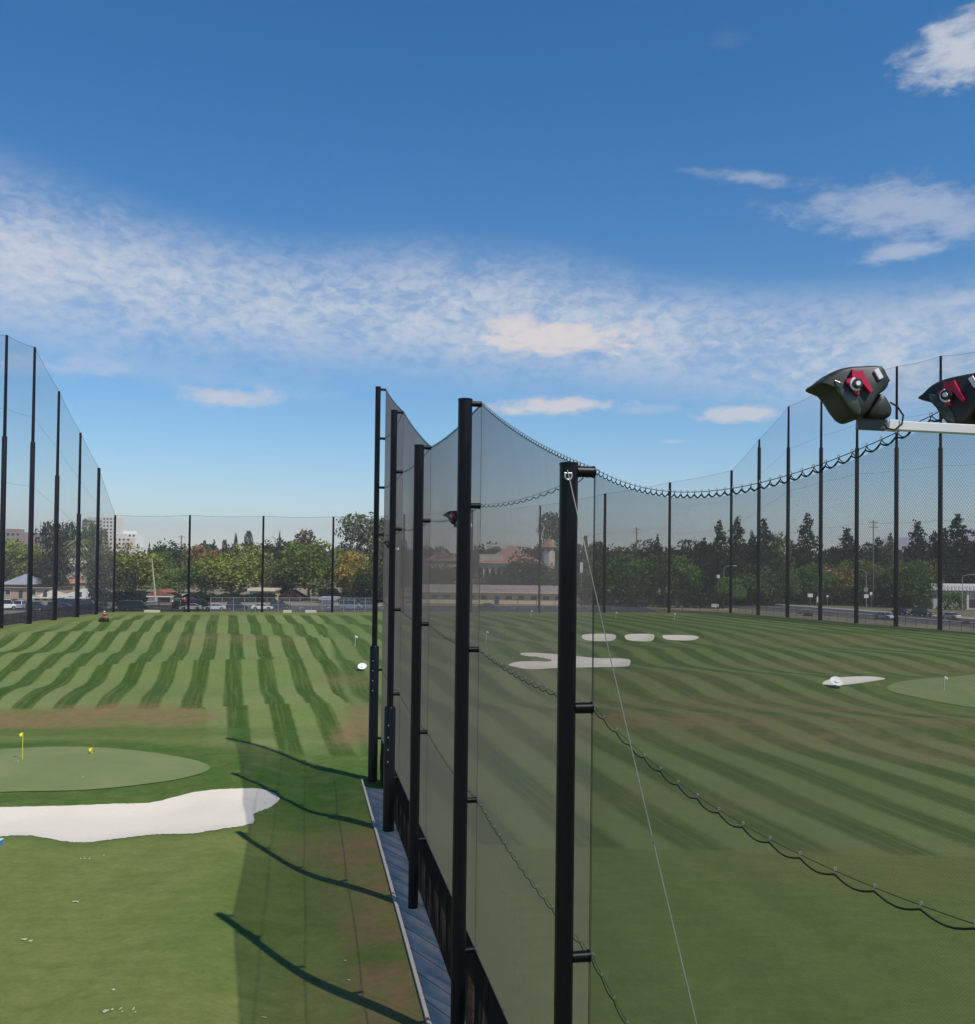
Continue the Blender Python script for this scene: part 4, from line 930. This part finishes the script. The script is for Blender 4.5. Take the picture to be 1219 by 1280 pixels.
tt_, h_, w_ = building('white garage with a red brown roof and a red car inside', 'house', 182, 215, 745, 238, 8, (.70, .68, .66), (.24, .10, .07), 'front', 736, win=0, name='garage')
MB().box((1.4, -4.06, 1.25), (2.9, .1, 2.5)).build('garage_opening', M['window'], tt_)
building('small grey roofed shed right of the white garage', 'shed', 218, 240, 748, 240, 7, (.40, .38, .36), (.38, .36, .33), 'hip', 741, name='shed', win=1, door=False)
building('narrow tan stucco house front between the two large green trees', 'house', 322, 352, 735, 262, 10, (.52, .36, .23), (.45, .30, .19), 'front', 722, win=2, storeys=2)
building('dark maroon roofed house right of the tan stucco front', 'house', 345, 376, 748, 252, 9, (.10, .07, .06), (.05, .03, .03), 'front', 737, win=2)
building('low cream building strip behind the parked white sedan', 'house', 312, 342, 752, 246, 8, (.66, .55, .30), (.60, .55, .46), 'flat', name='cream_building', win=2)
building('grey shed behind the chain link fence left of the third back pole', 'shed', 402, 418, 749, 232, 6, (.36, .36, .38), (.3, .3, .33), 'flat', name='shed', win=0)
# long yellow building and the arched building behind the net
building('long low yellow building with a grey brown roof behind the net', 'building', 520, 706, 739, 250, 14, (.85, .68, .42), (.36, .29, .27), 'gable', 730, name='yellow_building', win=12, wins=(1.6, 1.0), over=.9)
tt_, h_, w_ = building('terracotta roofed building with arched openings seen through the net', 'building', 604, 676, 703, 330, 20, (.75, .64, .55), (.36, .20, .15), 'hip', 681, name='arched_building', win=0, door=False, over=1.0)
def arch(par, x, z, w2, hh, dep, mat):
    pts = [(x-w2, z), (x+w2, z)]+[(x+w2*math.cos(a), z+hh+w2*math.sin(a)) for a in np.linspace(0, math.pi, 9)]
    MB().prism(pts, -dep-.06, -dep+.1, lambda p, y: (p[0], y, p[1])).build('arch_opening', mat, par)
for k in range(-4, 5): arch(tt_, k*2.1-.3, h_-5.2, .72, 2.6, 10, M['window'])
MB().box((-7, -2, h_+1.7), (7.5, 15, 2.4)).build('upper_storey', wallmat('upper', (.62, .53, .48)), tt_)
MB().box((-1, 4, h_+6.2), (17, 4, .7)).build('ridge_parapet', wallmat('par', (.62, .58, .55)), tt_)
MB().box((-10.6, -9, h_+.4), (1.8, 1.8, 5)).build('chimney', wallmat('chim', (.66, .60, .55)), tt_)
tt_, h_, w_ = building('terracotta roofed wing left of the arched building, dim behind the net', 'building', 531, 575, 700, 325, 16, (.50, .42, .36), (.28, .16, .12), 'hip', 688, name='arched_building', win=4, storeys=2)
p = atY(686, 684, 318); t = thing('turret', 'small white turret with a pointed terracotta roof by the tall dark tree', 'tower', (p.x, 318, GZ)); hh = p.z-GZ
MB().tube([(0, 0, 0), (0, 0, hh)], 2.1, 8).build('wall', wallmat('tw', (.66, .58, .52)), t)
MB().tube([(0, 0, hh), (0, 0, hh+.15), (0, 0, hh+3.2)], [2.9, 2.8, .05], 8).build('roof', roofmat('rt', (.36, .19, .14)), t)
for a in (0, 1.1, -1.1): MB().box((2.0*math.sin(a), -2.0*math.cos(a), hh-.9), (.7, .35, 1.0), rz=a).build('window', M['window'], t)
# tower block and pale hospital
def block(label, px0, px1, topy, Y, depth, col, rows, cols, name='tower_block', cat='tower block'):
    a = atY(px0, topy, Y); b = atY(px1, topy, Y); wd = b.x-a.x; h = a.z-GZ; t = thing(name, label, cat, ((a.x+b.x)/2, Y, GZ))
    MB().box((0, 0, h/2), (wd, depth, h)).build('wall', wallmat('blk', col), t)
    ww = wd/cols*.45; wh = h/rows*.42; pr = MB().box((0, 0, 0), (ww, .3, wh)).build('window', M['window'], t); first = True
    for r in range(rows):
        for c in range(cols):
            if r < rows-10: continue
            o = pr if first else pr.copy()
            if not first: C.objects.link(o); o.parent = t
            first = False; o.location = (-wd/2+wd*(c+.5)/cols, -depth/2, h*(r+.55)/rows)
    MB().box((0, 0, h+1), (wd*.5, depth*.5, 2.6)).build('plant_room', wallmat('blk2', [c*.9 for c in col]), t)
    return t, h, wd
HZ = (.52, .44, .44)
block('pinkish tower block with many windows left of the pale one', 108, 133, 650, 850, 18, (.56, .50, .45), 14, 7)
block('tall pale tower block above the last left net pole', 133, 150, 647, 840, 16, (.70, .66, .60), 15, 4)
block('low white block with bright walls right of the pale tower', 150, 175, 667, 800, 18, (.80, .77, .74), 8, 5)
block('cream wing of the white block lower than it', 134, 166, 672, 780, 10, (.66, .58, .50), 8, 6)
block('pinkish brown office block at the left edge of the skyline', 4, 34, 665, 700, 20, (.33, .25, .22), 7, 5, 'office_block', 'office block')
block('dim brown low office block between the first left poles', 34, 56, 670, 720, 20, (.30, .23, .21), 7, 4, 'office_block', 'office block')
# white fascia building on the right
a = atY(1166, 738, 252); t = thing('shop_building', 'single storey building with a broad white fascia at the right edge', 'building', (a.x, 252, GZ)); hh = a.z-GZ
MB().box((13, 5, hh/2), (25.5, 9, hh)).build('wall', wallmat('sb', (.55, .50, .46)), t)
MB().box((13, 0, hh+.9), (27.5, 1.2, 1.9)).build('fascia', wallmat('fa', (.80, .80, .78)), t, bevel=.08)
rf_ = MB(); 
for k in range(28): rf_.box((.0+k*.98, -.66, hh+.75), (.5, .12, 1.2))
rf_.build('fascia_ribs', wallmat('fr', (.66, .66, .64)), t)
MB().box((13, 5, hh+.4), (27, 9, .8)).build('roof', wallmat('rf', (.45, .44, .42)), t)
for x in (9.3, 13, 17): MB().box((x, .2, hh/2), (.6, .6, hh)).build('pillar', wallmat('pl', (.62, .58, .54)), t)
for x in (11, 15, 19): MB().box((x, .44, 1.6), (2.2, .1, 2.2)).build('window', M['window'], t)

# ------------------------------------------------------------------ vehicles
def make_car(label, kind, col, loc, rz, group='vehicles parked behind the back fence'):
    L, H, Wd = {'sedan': (4.6, 1.45, 1.8), 'suv': (4.7, 1.8, 1.9), 'pickup': (5.4, 1.85, 2.0), 'van': (5.2, 2.1, 2.0)}[kind]
    t = thing({'sedan': 'parked_car', 'suv': 'parked_suv', 'pickup': 'pickup_truck', 'van': 'van'}[kind], label, {'sedan': 'car', 'suv': 'car', 'pickup': 'pickup truck', 'van': 'van'}[kind], loc, rz, group)
    x = L/2; B = {'sedan': [(-x, .45), (-x, .85), (-x*.93, .98), (-x*.55, 1.03), (x*.42, .98), (x*.92, .78), (x, .62), (x, .38)],
                  'suv': [(-x, .5), (-x, 1.05), (-x*.95, 1.12), (x*.42, 1.12), (x*.9, .98), (x, .8), (x, .42)],
                  'pickup': [(-x, .55), (-x, 1.12), (-x*.1, 1.12), (x*.42, 1.15), (x*.92, 1.02), (x, .85), (x, .45)], 'van': [(-x, .5), (-x, 1.2), (x*.62, 1.2), (x*.93, 1.0), (x, .8), (x, .42)]}[kind]
    Gp = {'sedan': [(-x*.72, 1.0), (-x*.36, H-.02), (x*.12, H-.02), (x*.46, .97)], 'suv': [(-x*.95, 1.1), (-x*.82, H-.02), (x*.12, H-.02), (x*.45, 1.1)],
          'pickup': [(-x*.12, 1.1), (-x*.06, H-.02), (x*.2, H-.02), (x*.45, 1.12)], 'van': [(-x, 1.18), (-x*.97, H-.02), (x*.38, H-.02), (x*.68, 1.15)]}[kind]
    def arch_pts(cx, r=.4, n=7): return [(cx+r*math.cos(a), .36+r*math.sin(a)) for a in np.linspace(math.pi, 0, n)]
    wx = x*.62; low = [(x-.02, .3)]; low = [(x, .32), (wx+.42, .28)]+list(reversed(arch_pts(wx)))+[(-wx+.42, .28)]+list(reversed(arch_pts(-wx)))+[(-x, .34)]
    pm = simple('paint', col, .3, .15 if max(col) < .5 else 0, .04, 1, .6)
    def side(poly, w0, w1, z0=0, z1=9):
        n = len(poly); mb = MB(); vs = [(p[0], -w0 if p[1] < z1*.6 else -w1, p[1]) for p in poly]+[(p[0], w0 if p[1] < z1*.6 else w1, p[1]) for p in poly]
        mb.add(vs, [tuple(range(n)), tuple(range(2*n-1, n-1, -1))]+[(i, (i+1) % n, n+(i+1) % n, n+i) for i in range(n)]); return mb
    o = side(B+low, Wd/2, Wd/2*.97, 0, 1.6).build('body', pm, t, bevel=.05)
    n = len(Gp); w0, w1 = Wd/2*.95, Wd/2*.78
    mb = MB(); vs = [(p[0], -(w0 if p[1] < 1.25 else w1), p[1]) for p in Gp]+[(p[0], (w0 if p[1] < 1.25 else w1), p[1]) for p in Gp]; mb.add(vs, [(0, 1, 2, 3), (7, 6, 5, 4), (0, 4, 5, 1), (1, 5, 6, 2), (2, 6, 7, 3), (3, 7, 4, 0)])
    mb.build('windows', M['car_glass'], t, bevel=.03)
    a, b = Gp[1], Gp[2]; MB().box(((a[0]+b[0])/2, 0, H-.0), (b[0]-a[0]+.08, w1*2*.98, .05)).build('roof', pm, t, bevel=.02)
    pil = MB()
    for s_ in (-1, 1):
        for k in (.0, .48, 1.0):
            xb = Gp[0][0]+(Gp[3][0]-Gp[0][0])*k; xt = Gp[1][0]+(Gp[2][0]-Gp[1][0])*k; pil.bar((xb, s_*(w0+.005), 1.08), (xt, s_*(w1+.005), H), .03, .07)
    pil.build('pillars', pm, t)
    for s_ in (-1, 1):
        for cx in (wx, -wx):
            wh = MB().tube([(cx, s_*(Wd/2-.24), .34), (cx, s_*(Wd/2-.02), .34)], .34, 16).build('wheel', M['tyre'], t, True)
            MB().tube([(cx, s_*(Wd/2-.05), .34), (cx, s_*(Wd/2), .34)], .2, 12).build('rim', M['rim'], wh, True)
    for s_ in (-1, 1):
        MB().box((x-.04, s_*Wd*.36, .72), (.12, .34, .14)).build('headlight', M['label_white'], t, bevel=.02)
        MB().box((-x+.03, s_*Wd*.40, .85), (.1, .26, .16)).build('tail_light', M['lamp_red'], t, bevel=.02)
    return t
def back(px, off): u = (px-609.5)/F; Y = (c0[1]-.2*c0[0]+off)/(1-.2*u); return (u*Y, Y, GZ+.02)
sl2 = math.atan(.2)
CARS = [(8, 9, 'van', (.7, .7, .7), 'white van cut by the first left net pole', .3), (15, 12, 'van', (.60, .17, .05), 'orange van behind the left net', 1.4), (28, 11, 'suv', (.42, .44, .47), 'silver suv beside the orange van', 1.5),
        (50, 6, 'suv', (.02, .022, .03), 'black suv right of the second left net pole', 0), (64, 5, 'pickup', (.025, .028, .04), 'dark blue pickup near the third left net pole', 0), (84, 5, 'sedan', (.03, .032, .04), 'dark car between the third and fourth left net poles', 0), (90, 13, 'van', (.03, .032, .04), 'black van behind the dark car under the palm', 0), (110, 7, 'van', (.02, .022, .03), 'black van at the fifth left net pole', 0),
        (134, 7, 'sedan', (.45, .46, .47), 'silver car just left of the left corner pole', 0), (153, 9, 'pickup', (.03, .03, .05), 'dark navy pickup right of the left corner pole', 3.14),
        (172, 6, 'van', (.035, .075, .065), 'dark green van under the yellow green tree', 0), (166, 13, 'suv', (.55, .58, .6), 'pale suv half behind the dark green van', 1.2), (226, 15, 'suv', (.02, .02, .02), 'black suv beside the white garage', 1.4),
        (240, 7, 'sedan', (.78, .78, .78), 'white sedan crossed by the first short back pole', 3.14), (270, 7, 'sedan', (.68, .69, .70), 'white silver coupe right of the white sedan', 3.14), (298, 9, 'suv', (.022, .022, .026), 'black suv behind the chain link fence', 0),
        (329, 8, 'sedan', (.78, .78, .78), 'white sedan behind the second short back pole', 0), (250, 15, 'van', (.02, .022, .022), 'black van parked behind the white sedan', 0), (352, 14, 'suv', (.03, .03, .03), 'dark suv beside the maroon roofed house', 0), (440, 12, 'van', (.24, .25, .28), 'grey van behind the fence near the golden tree', 0),
        (463, 13, 'suv', (.16, .17, .2), 'slate suv behind the fence left of the farthest near pole', 0), (612, 13, 'sedan', (.05, .05, .06), 'dark car by the low yellow building', 0)]
for px, off, k, col, lb, rz in CARS: make_car(lb, k, col, back(px, off), rz+sl2)
q = back(204, 24); make_car('red car standing in the mouth of the white garage', 'sedan', (.42, .02, .03), (q[0]+.6, 236.5, GZ+.02), math.pi/2)
ang = math.atan2(rd.y, rd.x)
def onroad(px, off):
    best = min(np.arange(-50, 200, .5), key=lambda al: abs((rpt(al, off)[0]/rpt(al, off)[1])*F+609.5-px)); return (*rpt(best, off), GZ+.02)
RG = 'vehicles on the right road'
make_car('small white and grey car driving on the right road', 'sedan', (.55, .6, .66), onroad(1108, 18.5), ang, RG)
make_car('black suv parked on the right road under the broad green tree', 'suv', (.03, .03, .035), onroad(1152, 35.9), ang, RG)
make_car('dark sedan parked left of the black suv on the right road', 'sedan', (.04, .045, .05), onroad(1128, 36.0), ang, RG)
make_car('silver car at the right edge in front of the white fascia', 'sedan', (.5, .5, .5), onroad(1189, 33), ang+math.pi, RG)

# ------------------------------------------------------------------ poles, lamps, signs
M['wood'] = simple('wood', (.20, .15, .105), .9, 0, .2, 2); M['lamp_grey'] = simple('lamp_grey', (.36, .37, .35), .5, .3)
def utility(px, topy, Y, label, lean=0, arms=2, mat='wood', r=.17):
    p = atY(px, topy, Y); h = p.z-GZ; t = thing('utility_pole', label, 'utility pole', (p.x, Y, GZ), 0, 'utility poles in the neighbourhood')
    MB().tube([(-lean, 0, -.2), (0, 0, h)], [r*1.2, r*.8], 8).build('shaft', M[mat], t, True)
    for k in range(arms):
        ca = MB().box((0, 0, h-.7-1.3*k), (2.6, .14, .16)).build('crossarm', M[mat], t)
        for x in (-1.15, -.6, .6, 1.15): MB().tube([(x, 0, h-.62-1.3*k), (x, 0, h-.38-1.3*k)], .06, 6).build('insulator', M['lamp_grey'], ca)
    return t
utility(1092, 650, 262, 'tall wooden utility pole with a crossarm left of the drooping branches')
utility(796, 659, 330, 'thin distant utility pole with crossarm above the middle small bunker', arms=2, r=.22)
utility(227, 669, 380, 'grey utility pole rising behind the trees by the first back pole', arms=1, r=.3)
utility(190, 699, 228, 'pale bare pole leaning slightly beside the white garage', lean=-1.2, arms=0, mat='divot', r=.2)
utility(1140, 672, 330, 'faint utility pole in the trees right of the sixth tall pole', arms=1)
def lamp(px, topy, Y, side, label, banner=False, sign=False, L=2.6):
    p = atY(px, topy, Y); h = p.z-GZ; t = thing('street_lamp', label, 'street lamp', (p.x, Y, GZ), 0, 'street lamps along the right road')
    MB().tube([(0, 0, 0), (0, 0, h-.9)], [.13, .09], 8).build('shaft', M['lamp_grey'], t, True)
    MB().tube([(0, 0, h-.95), (side*.25, 0, h-.4), (side*L*.45, 0, h-.05), (side*L, 0, h)], .065, 6).build('arm', M['lamp_grey'], t, True)
    MB().box((side*(L+.3), 0, h-.02), (.9, .35, .16)).build('lamp_head', M['bar_white'], t, bevel=.04)
    if banner: MB().box((.42, -.05, h-4.9), (.62, .05, 2.9)).build('banner', M['paint_white'], t)
    if sign: MB().box((-.1, -.12, h-5.3), (1.1, .06, 1.1)).build('sign_plate', simple('sg', (.22, .27, .22), .6), t)
    return t
lamp(1023, 713, 255, 1, 'street lamp with a tall white banner between the third and fourth tall poles', True)
lamp(1083, 712, 252, -1, 'curved street lamp with a small sign, arm reaching left', sign=True)
lamp(905, 707, 250, 1, 'street lamp arm poking from the trees near the back fence end')
lamp(1203, 718, 240, 1, 'curved street lamp in front of the white fascia building', L=3.4)
def sign(px, topy, boty, wpx, Y, label, mat='paint_white', cat='sign'):
    a = atY(px, topy, Y); b = atY(px, boty, Y); t = thing('road_sign', label, cat, (a.x, Y, GZ)); w_ = wpx/F*Y
    MB().tube([(0, .05, 0), (0, .05, a.z-GZ)], .05, 6).build('post', M['lamp_grey'], t)
    MB().box((0, 0, (a.z+b.z)/2-GZ), (w_, .06, a.z-b.z)).build('sign_face', M[mat], t, bevel=.01)
sign(1013, 742, 746.5, 6.5, 250, 'small white road sign left of the banner lamp')
sign(1083, 743, 747.5, 5.5, 250.5, 'white square sign below the lamp sign')
sign(1023, 746, 753, 4, 246, 'white narrow sign at the foot of the banner lamp')
sign(1034.5, 744, 746.5, 2.4, 250, 'tiny pale round sign right of the banner lamp')
sign(894, 755, 759, 9, 228, 'white low board behind the fence end by the dark conifers')
sign(898, 718.5, 722.5, 4, 240, 'small white square sign in front of the tall dark conifer')
sign(727, 703, 716, 3.6, 250, 'narrow white sign just right of the nearest pole')
sign(1089, 740, 744, 3, 248, 'pale pair of small signs by the wooden utility pole')
for px, w_, lb in ((194, 3.0, 'low cream concrete block at the field edge below the leaning pole'), (362, 1.6, 'small pale concrete block at the field edge left of the green tree'), (391, 2.2, 'tan concrete block at the field edge right of the other')):
    x, y = back_xy(px); y -= 1.0; mb = MB(); mb.box((0, 0, .22), (w_, 1.0, .5)); o = mb.build('concrete_block', simple('cb', (.58, .5, .38), .9), bevel=.04); o.location = (x, y, gz(x, y)); tag(o, lb, 'concrete block')

# ------------------------------------------------------------------ flags, target dishes, tee things
def flag(px, py, h, mat, label, side=1, cup=True, fs=.5, ang_=0):
    p = ground_at(px, py, lambda x, y: gz(x, y)); t = thing('golf_flag', label, 'golf flag', tuple(p), ang_, 'golf flags on the ranges')
    MB().tube([(0, 0, 0), (0, 0, h)], .018, 6).build('stick', M['bar_white' if mat == 'flag_white' else 'flag_yellow'], t)
    vs = []; n = 7
    for i in range(n):
        u = i/(n-1)
        for j in range(4): v = j/3; vs.append((side*fs*u*(1-.15*v), .05*math.sin(u*7+v), h-.02-v*fs*.75-.18*u*u))
    mb = MB(); mb.add(vs, [(i*4+j, (i+1)*4+j, (i+1)*4+j+1, i*4+j+1) for i in range(n-1) for j in range(3)]); o = mb.build('flag_cloth', M[mat], t, True, fixn=False); o.modifiers.new('s', 'SOLIDIFY').thickness = .012
    if cup: MB().tube([(0, 0, -.05), (0, 0, .012)], .07, 12).build('cup', M['black_paint'], t)
flag(28, 950, 1.75, 'flag_yellow', 'yellow flag on a tall stick on the left green', -1, True, .29)
flag(115, 943, .45, 'flag_yellow', 'low yellow flag on the left green, right of the taller one', -1, True, .29)
for i, (px, py, lb) in enumerate([(444, 808, 'small white flag left of the farthest near pole'), (664, 772, 'tiny white flag in front of the long yellow building'), (770, 774, 'tiny white flag above the leftmost small bunker'), (843, 776, 'tiny white flag above the rightmost small bunker'), (1181, 864, 'white flag on the right green'), (608, 802, 'tiny white flag seen through the net right of the second pole')]):
    flag(px, py, 1.5, 'flag_white', lb, 1, False, .34)
def dish(px, py, r, label):
    p = ground_at(px, py, lambda x, y: gz(x, y)); t = thing('target_dish', label, 'target', (p.x, p.y, p.z+.05), 0, 'white target dishes'); tl = R(36)
    m = Matrix.Rotation(tl, 3, 'X')
    pr = [(r*.04, .10), (r*.4, .12), (r*.75, .22), (r*.97, .42), (r, .45), (r*.96, .38), (r*.7, .12), (r*.3, .02), (0.02, 0)]
    vs = []; n = 28
    for rr, z in pr:
        for k in range(n): a = 2*math.pi*k/n; vs.append(m @ Vector((rr*math.cos(a), rr*math.sin(a), z*r*.6))+Vector((0, 0, r*.66)))
    mb = MB(); mb.add(vs, [(i*n+k, i*n+(k+1) % n, (i+1)*n+(k+1) % n, (i+1)*n+k) for i in range(len(pr)-1) for k in range(n)]); mb.build('dish', M['paint_white'], t, True)
    MB().tube([(0, 0, -.05), (0, 0, r*.5)], .1, 8).build('stand', M['lamp_grey'], t)
    c = m @ Vector((0, 0, .1*r))+Vector((0, 0, r*.66)); MB().tube([c, c+m @ Vector((0, 0, .12))], r*.28, 16).build('centre_plate', M['label_white'], t)
dish(453, 838, .5, 'white round target dish left of the farthest near pole')
dish(1046, 859, .68, 'white round target dish beside the thin bunker on the right')
# blue box cut by the left edge
p = ground_at(-1, 1057); t = thing('blue_crate', 'small blue plastic box cut by the left edge at the long bunker', 'box', tuple(p))
MB().box((-.05, 0, .14), (.32, .3, .22)).build('box', M['blue_plastic'], t, bevel=.02); MB().box((-.05, 0, .27), (.36, .34, .05)).build('lid', simple('lid', (.45, .6, .7), .5), t, bevel=.01)
# pale divot marks in the turf
rng = np.random.default_rng(8)
def divots(pts, label, s0):
    mb = MB(); o = None
    for px, py, w_, h_ in pts:
        p = ground_at(px, py)
        if o is None: o = p
        n = 9; rr = [(.6+.5*rng.random()) for _ in range(n)]
        mb.add([(p.x-o.x+w_*rr[k]*math.cos(k*6.283/n), p.y-o.y+h_*rr[k]*math.sin(k*6.283/n), p.z-o.z+.02+.03*rng.random()) for k in range(n)]+[(p.x-o.x, p.y-o.y, p.z-o.z+.06)], [(k, (k+1) % n, n) for k in range(n)])
    x = mb.build('divot_marks', M['divot'], fixn=False); x.location = o; x['kind'] = 'stuff'; x['label'] = label; x['category'] = 'divots'
divots([(132, 1265, .10, .14), (140, 1263, .05, .07), (151, 1262, .03, .12), (153, 1266, .03, .08), (167, 1262, .03, .12), (169, 1267, .03, .07), (142, 1238, .06, .05), (432, 1202, .06, .04), (436, 1226, .06, .04), (330, 1273, .1, .03)], 'pale torn grass marks at the bottom left', .1)
divots([(95, 1128, .14, .08), (101, 1074, .05, .05), (106, 1074, .05, .05), (112, 1074, .04, .05), (30, 1175, .12, .1), (38, 1177, .1, .1), (104, 972, .16, .1), (22, 952, .16, .1), (130, 1070, .05, .04)], 'faint pale marks on the turf under the long bunker', .1)

# riding mower and its driver
p = ground_at(130, 777, lambda x, y: gz(x, y)); rz = .5
t = thing('riding_mower', 'orange riding mower working at the far left of the stripes', 'mower', tuple(p), rz)
MB().box((0, .15, .62), (.72, 1.1, .42)).build('body', M['mower'], t, bevel=.06)
MB().box((0, -.55, .82), (.62, .75, .2)).build('seat_base', M['mower'], t, bevel=.05); MB().box((0, -.82, 1.1), (.52, .12, .5)).build('backrest', M['trousers'], t, bevel=.04)
for x in (-.62, 0, .62): MB().tube([(x-.28, 1.05, .24), (x+.28, 1.05, .24)], .17, 12).build('reel', M['mower_deck'], t, True)
for x, y, r_ in ((-.6, -.55, .34), (.6, -.55, .34), (-.55, .6, .28), (.55, .6, .28)): MB().tube([(x-.12, y, r_), (x+.12, y, r_)], r_, 16).build('wheel', M['tyre'], t, True)
MB().tube([(0, .1, .8), (0, -.02, 1.15)], .025, 6).build('steering_column', M['rope'], t); MB().tube([(.17*math.cos(a), -.03+.05*math.sin(a), 1.16+.16*math.sin(a)) for a in np.linspace(0, 6.28, 12)], .015, 6).build('steering_wheel', M['rope'], t)
def skin_mesh(name, V, E, Rr, mat, parent, loc=(0, 0, 0), rz=0):
    me = bpy.data.meshes.new(name); me.from_pydata(V, E, []); me.materials.append(mat); o = bpy.data.objects.new(name, me); C.objects.link(o); o.parent = parent; o.location = loc; o.rotation_euler = (0, 0, rz)
    sk = o.modifiers.new('skin', 'SKIN'); sk.use_smooth_shade = True; o.modifiers.new('sub', 'SUBSURF').render_levels = 2
    for i, r_ in enumerate(Rr): me.skin_vertices[0].data[i].radius = (r_, r_)
    me.skin_vertices[0].data[0].use_root = True; return o
V = [(0, -.55, .98), (0, -.53, 1.2), (0, -.5, 1.42), (0, -.48, 1.52), (0, -.47, 1.64), (0, -.46, 1.76)]; E = [(i, i+1) for i in range(5)]; Rr = [.15, .14, .15, .06, .095, .08]
for s_ in (-1, 1):
    b = len(V); V += [(s_*.19, -.5, 1.42), (s_*.25, -.35, 1.2), (s_*.16, -.12, 1.18), (s_*.15, -.06, 1.19)]; E += [(2, b), (b, b+1), (b+1, b+2), (b+2, b+3)]; Rr += [.065, .05, .036, .036]
    for k in range(5): V.append((s_*(.11+.018*k), .0+.008*(k % 3), 1.20-.004*k)); E.append((b+3, len(V)-1)); Rr.append(.009)
    b = len(V); V += [(s_*.1, -.5, .95), (s_*.16, -.05, .98), (s_*.16, .05, .62), (s_*.16, .2, .58)]; E += [(0, b), (b, b+1), (b+1, b+2), (b+2, b+3)]; Rr += [.10, .075, .05, .045]
pn = skin_mesh('person', V, E, Rr, M['skin'], None, tuple(p), rz); tag(pn, 'person in an orange shirt and cream cap riding the mower', 'person')
skin_mesh('shirt', [(0, -.55, 1.02), (0, -.53, 1.2), (0, -.5, 1.40), (.2, -.5, 1.42), (.25, -.36, 1.22), (-.2, -.5, 1.42), (-.25, -.36, 1.22)], [(0, 1), (1, 2), (2, 3), (3, 4), (2, 5), (5, 6)], [.175, .165, .175, .085, .07, .085, .07], M['shirt'], pn)
skin_mesh('trousers', [(0, -.56, .98), (.1, -.5, .96), (.16, -.05, .98), (.16, .04, .66), (-.1, -.5, .96), (-.16, -.05, .98), (-.16, .04, .66)], [(0, 1), (1, 2), (2, 3), (0, 4), (4, 5), (5, 6)], [.16, .12, .09, .07, .12, .09, .07], M['trousers'], pn)
cp = MB(); cp.tube([(0, -.46, 1.70), (0, -.46, 1.76), (0, -.46, 1.83), (0, -.46, 1.86)], [.2, .125, .11, .03], 14); cp.build('cap', M['cap'], pn, True)

# dry shrubs on the verge
for i, (px, py, s_) in enumerate([(1010, 770, 1.1), (1000, 767, .5), (1192, 776, 1.0), (1208, 780, .8)]):
    y = 205 if px < 1100 else 175; q = ground_at(px, py); n = 260; rng = np.random.default_rng(i+40); d = rng.normal(size=(n, 3)); d /= np.linalg.norm(d, axis=1)[:, None]; P = d*np.array([1, 1, .8])*s_*(.5+.5*rng.random(n))[:, None]; P[:, 2] = np.abs(P[:, 2])
    V_, F_ = leaf_quads(P, .22); o = bpy.data.objects.new('dry_shrub', mesh_np('dry_shrub', V_, F_, M['leaf'])); C.objects.link(o); o.location = q; o.color = (.15, .07, .03, 1)
    tag(o, ['rusty dry bush on the verge between the third and fourth tall poles', 'small dry bush left of the rusty one', 'brown dry bush right of the last tall pole', 'dry bush on the verge near the right edge'][i], 'bush', 'dry bushes on the right verge')

# far hills on the right skyline
mb = MB(); vs = []; n = 60
for k in range(n+1):
    u = .34+.6*k/n; Yh = 5200; h = 275*(1-math.exp(-(k/n)*5.2))*(1+.05*math.sin(k*.7)+.03*math.sin(k*1.9)); vs += [(u*Yh, Yh, -5), (u*Yh+60, Yh+500, max(1, h))]
mb.add(vs, [(2*k, 2*k+2, 2*k+3, 2*k+1) for k in range(n)]); struct(mb.build('hills', simple('hills', (.24, .20, .22), 1, 0, .15, .002), smooth=True, fixn=False))
# haze
m, t, out = newmat('haze'); pv_ = t.node('ShaderNodeVolumePrincipled'); pv_.inputs['Color'].default_value = (.93, .96, 1, 1); pv_.inputs['Density'].default_value = .00012; pv_.inputs['Anisotropy'].default_value = .1
t.l.new(pv_.outputs[0], out.inputs['Volume'])
hz = MB(); hz.box((0, 800, 145), (16000, 16000, 310)); ho = hz.build('haze', m); ho['kind'] = 'stuff'
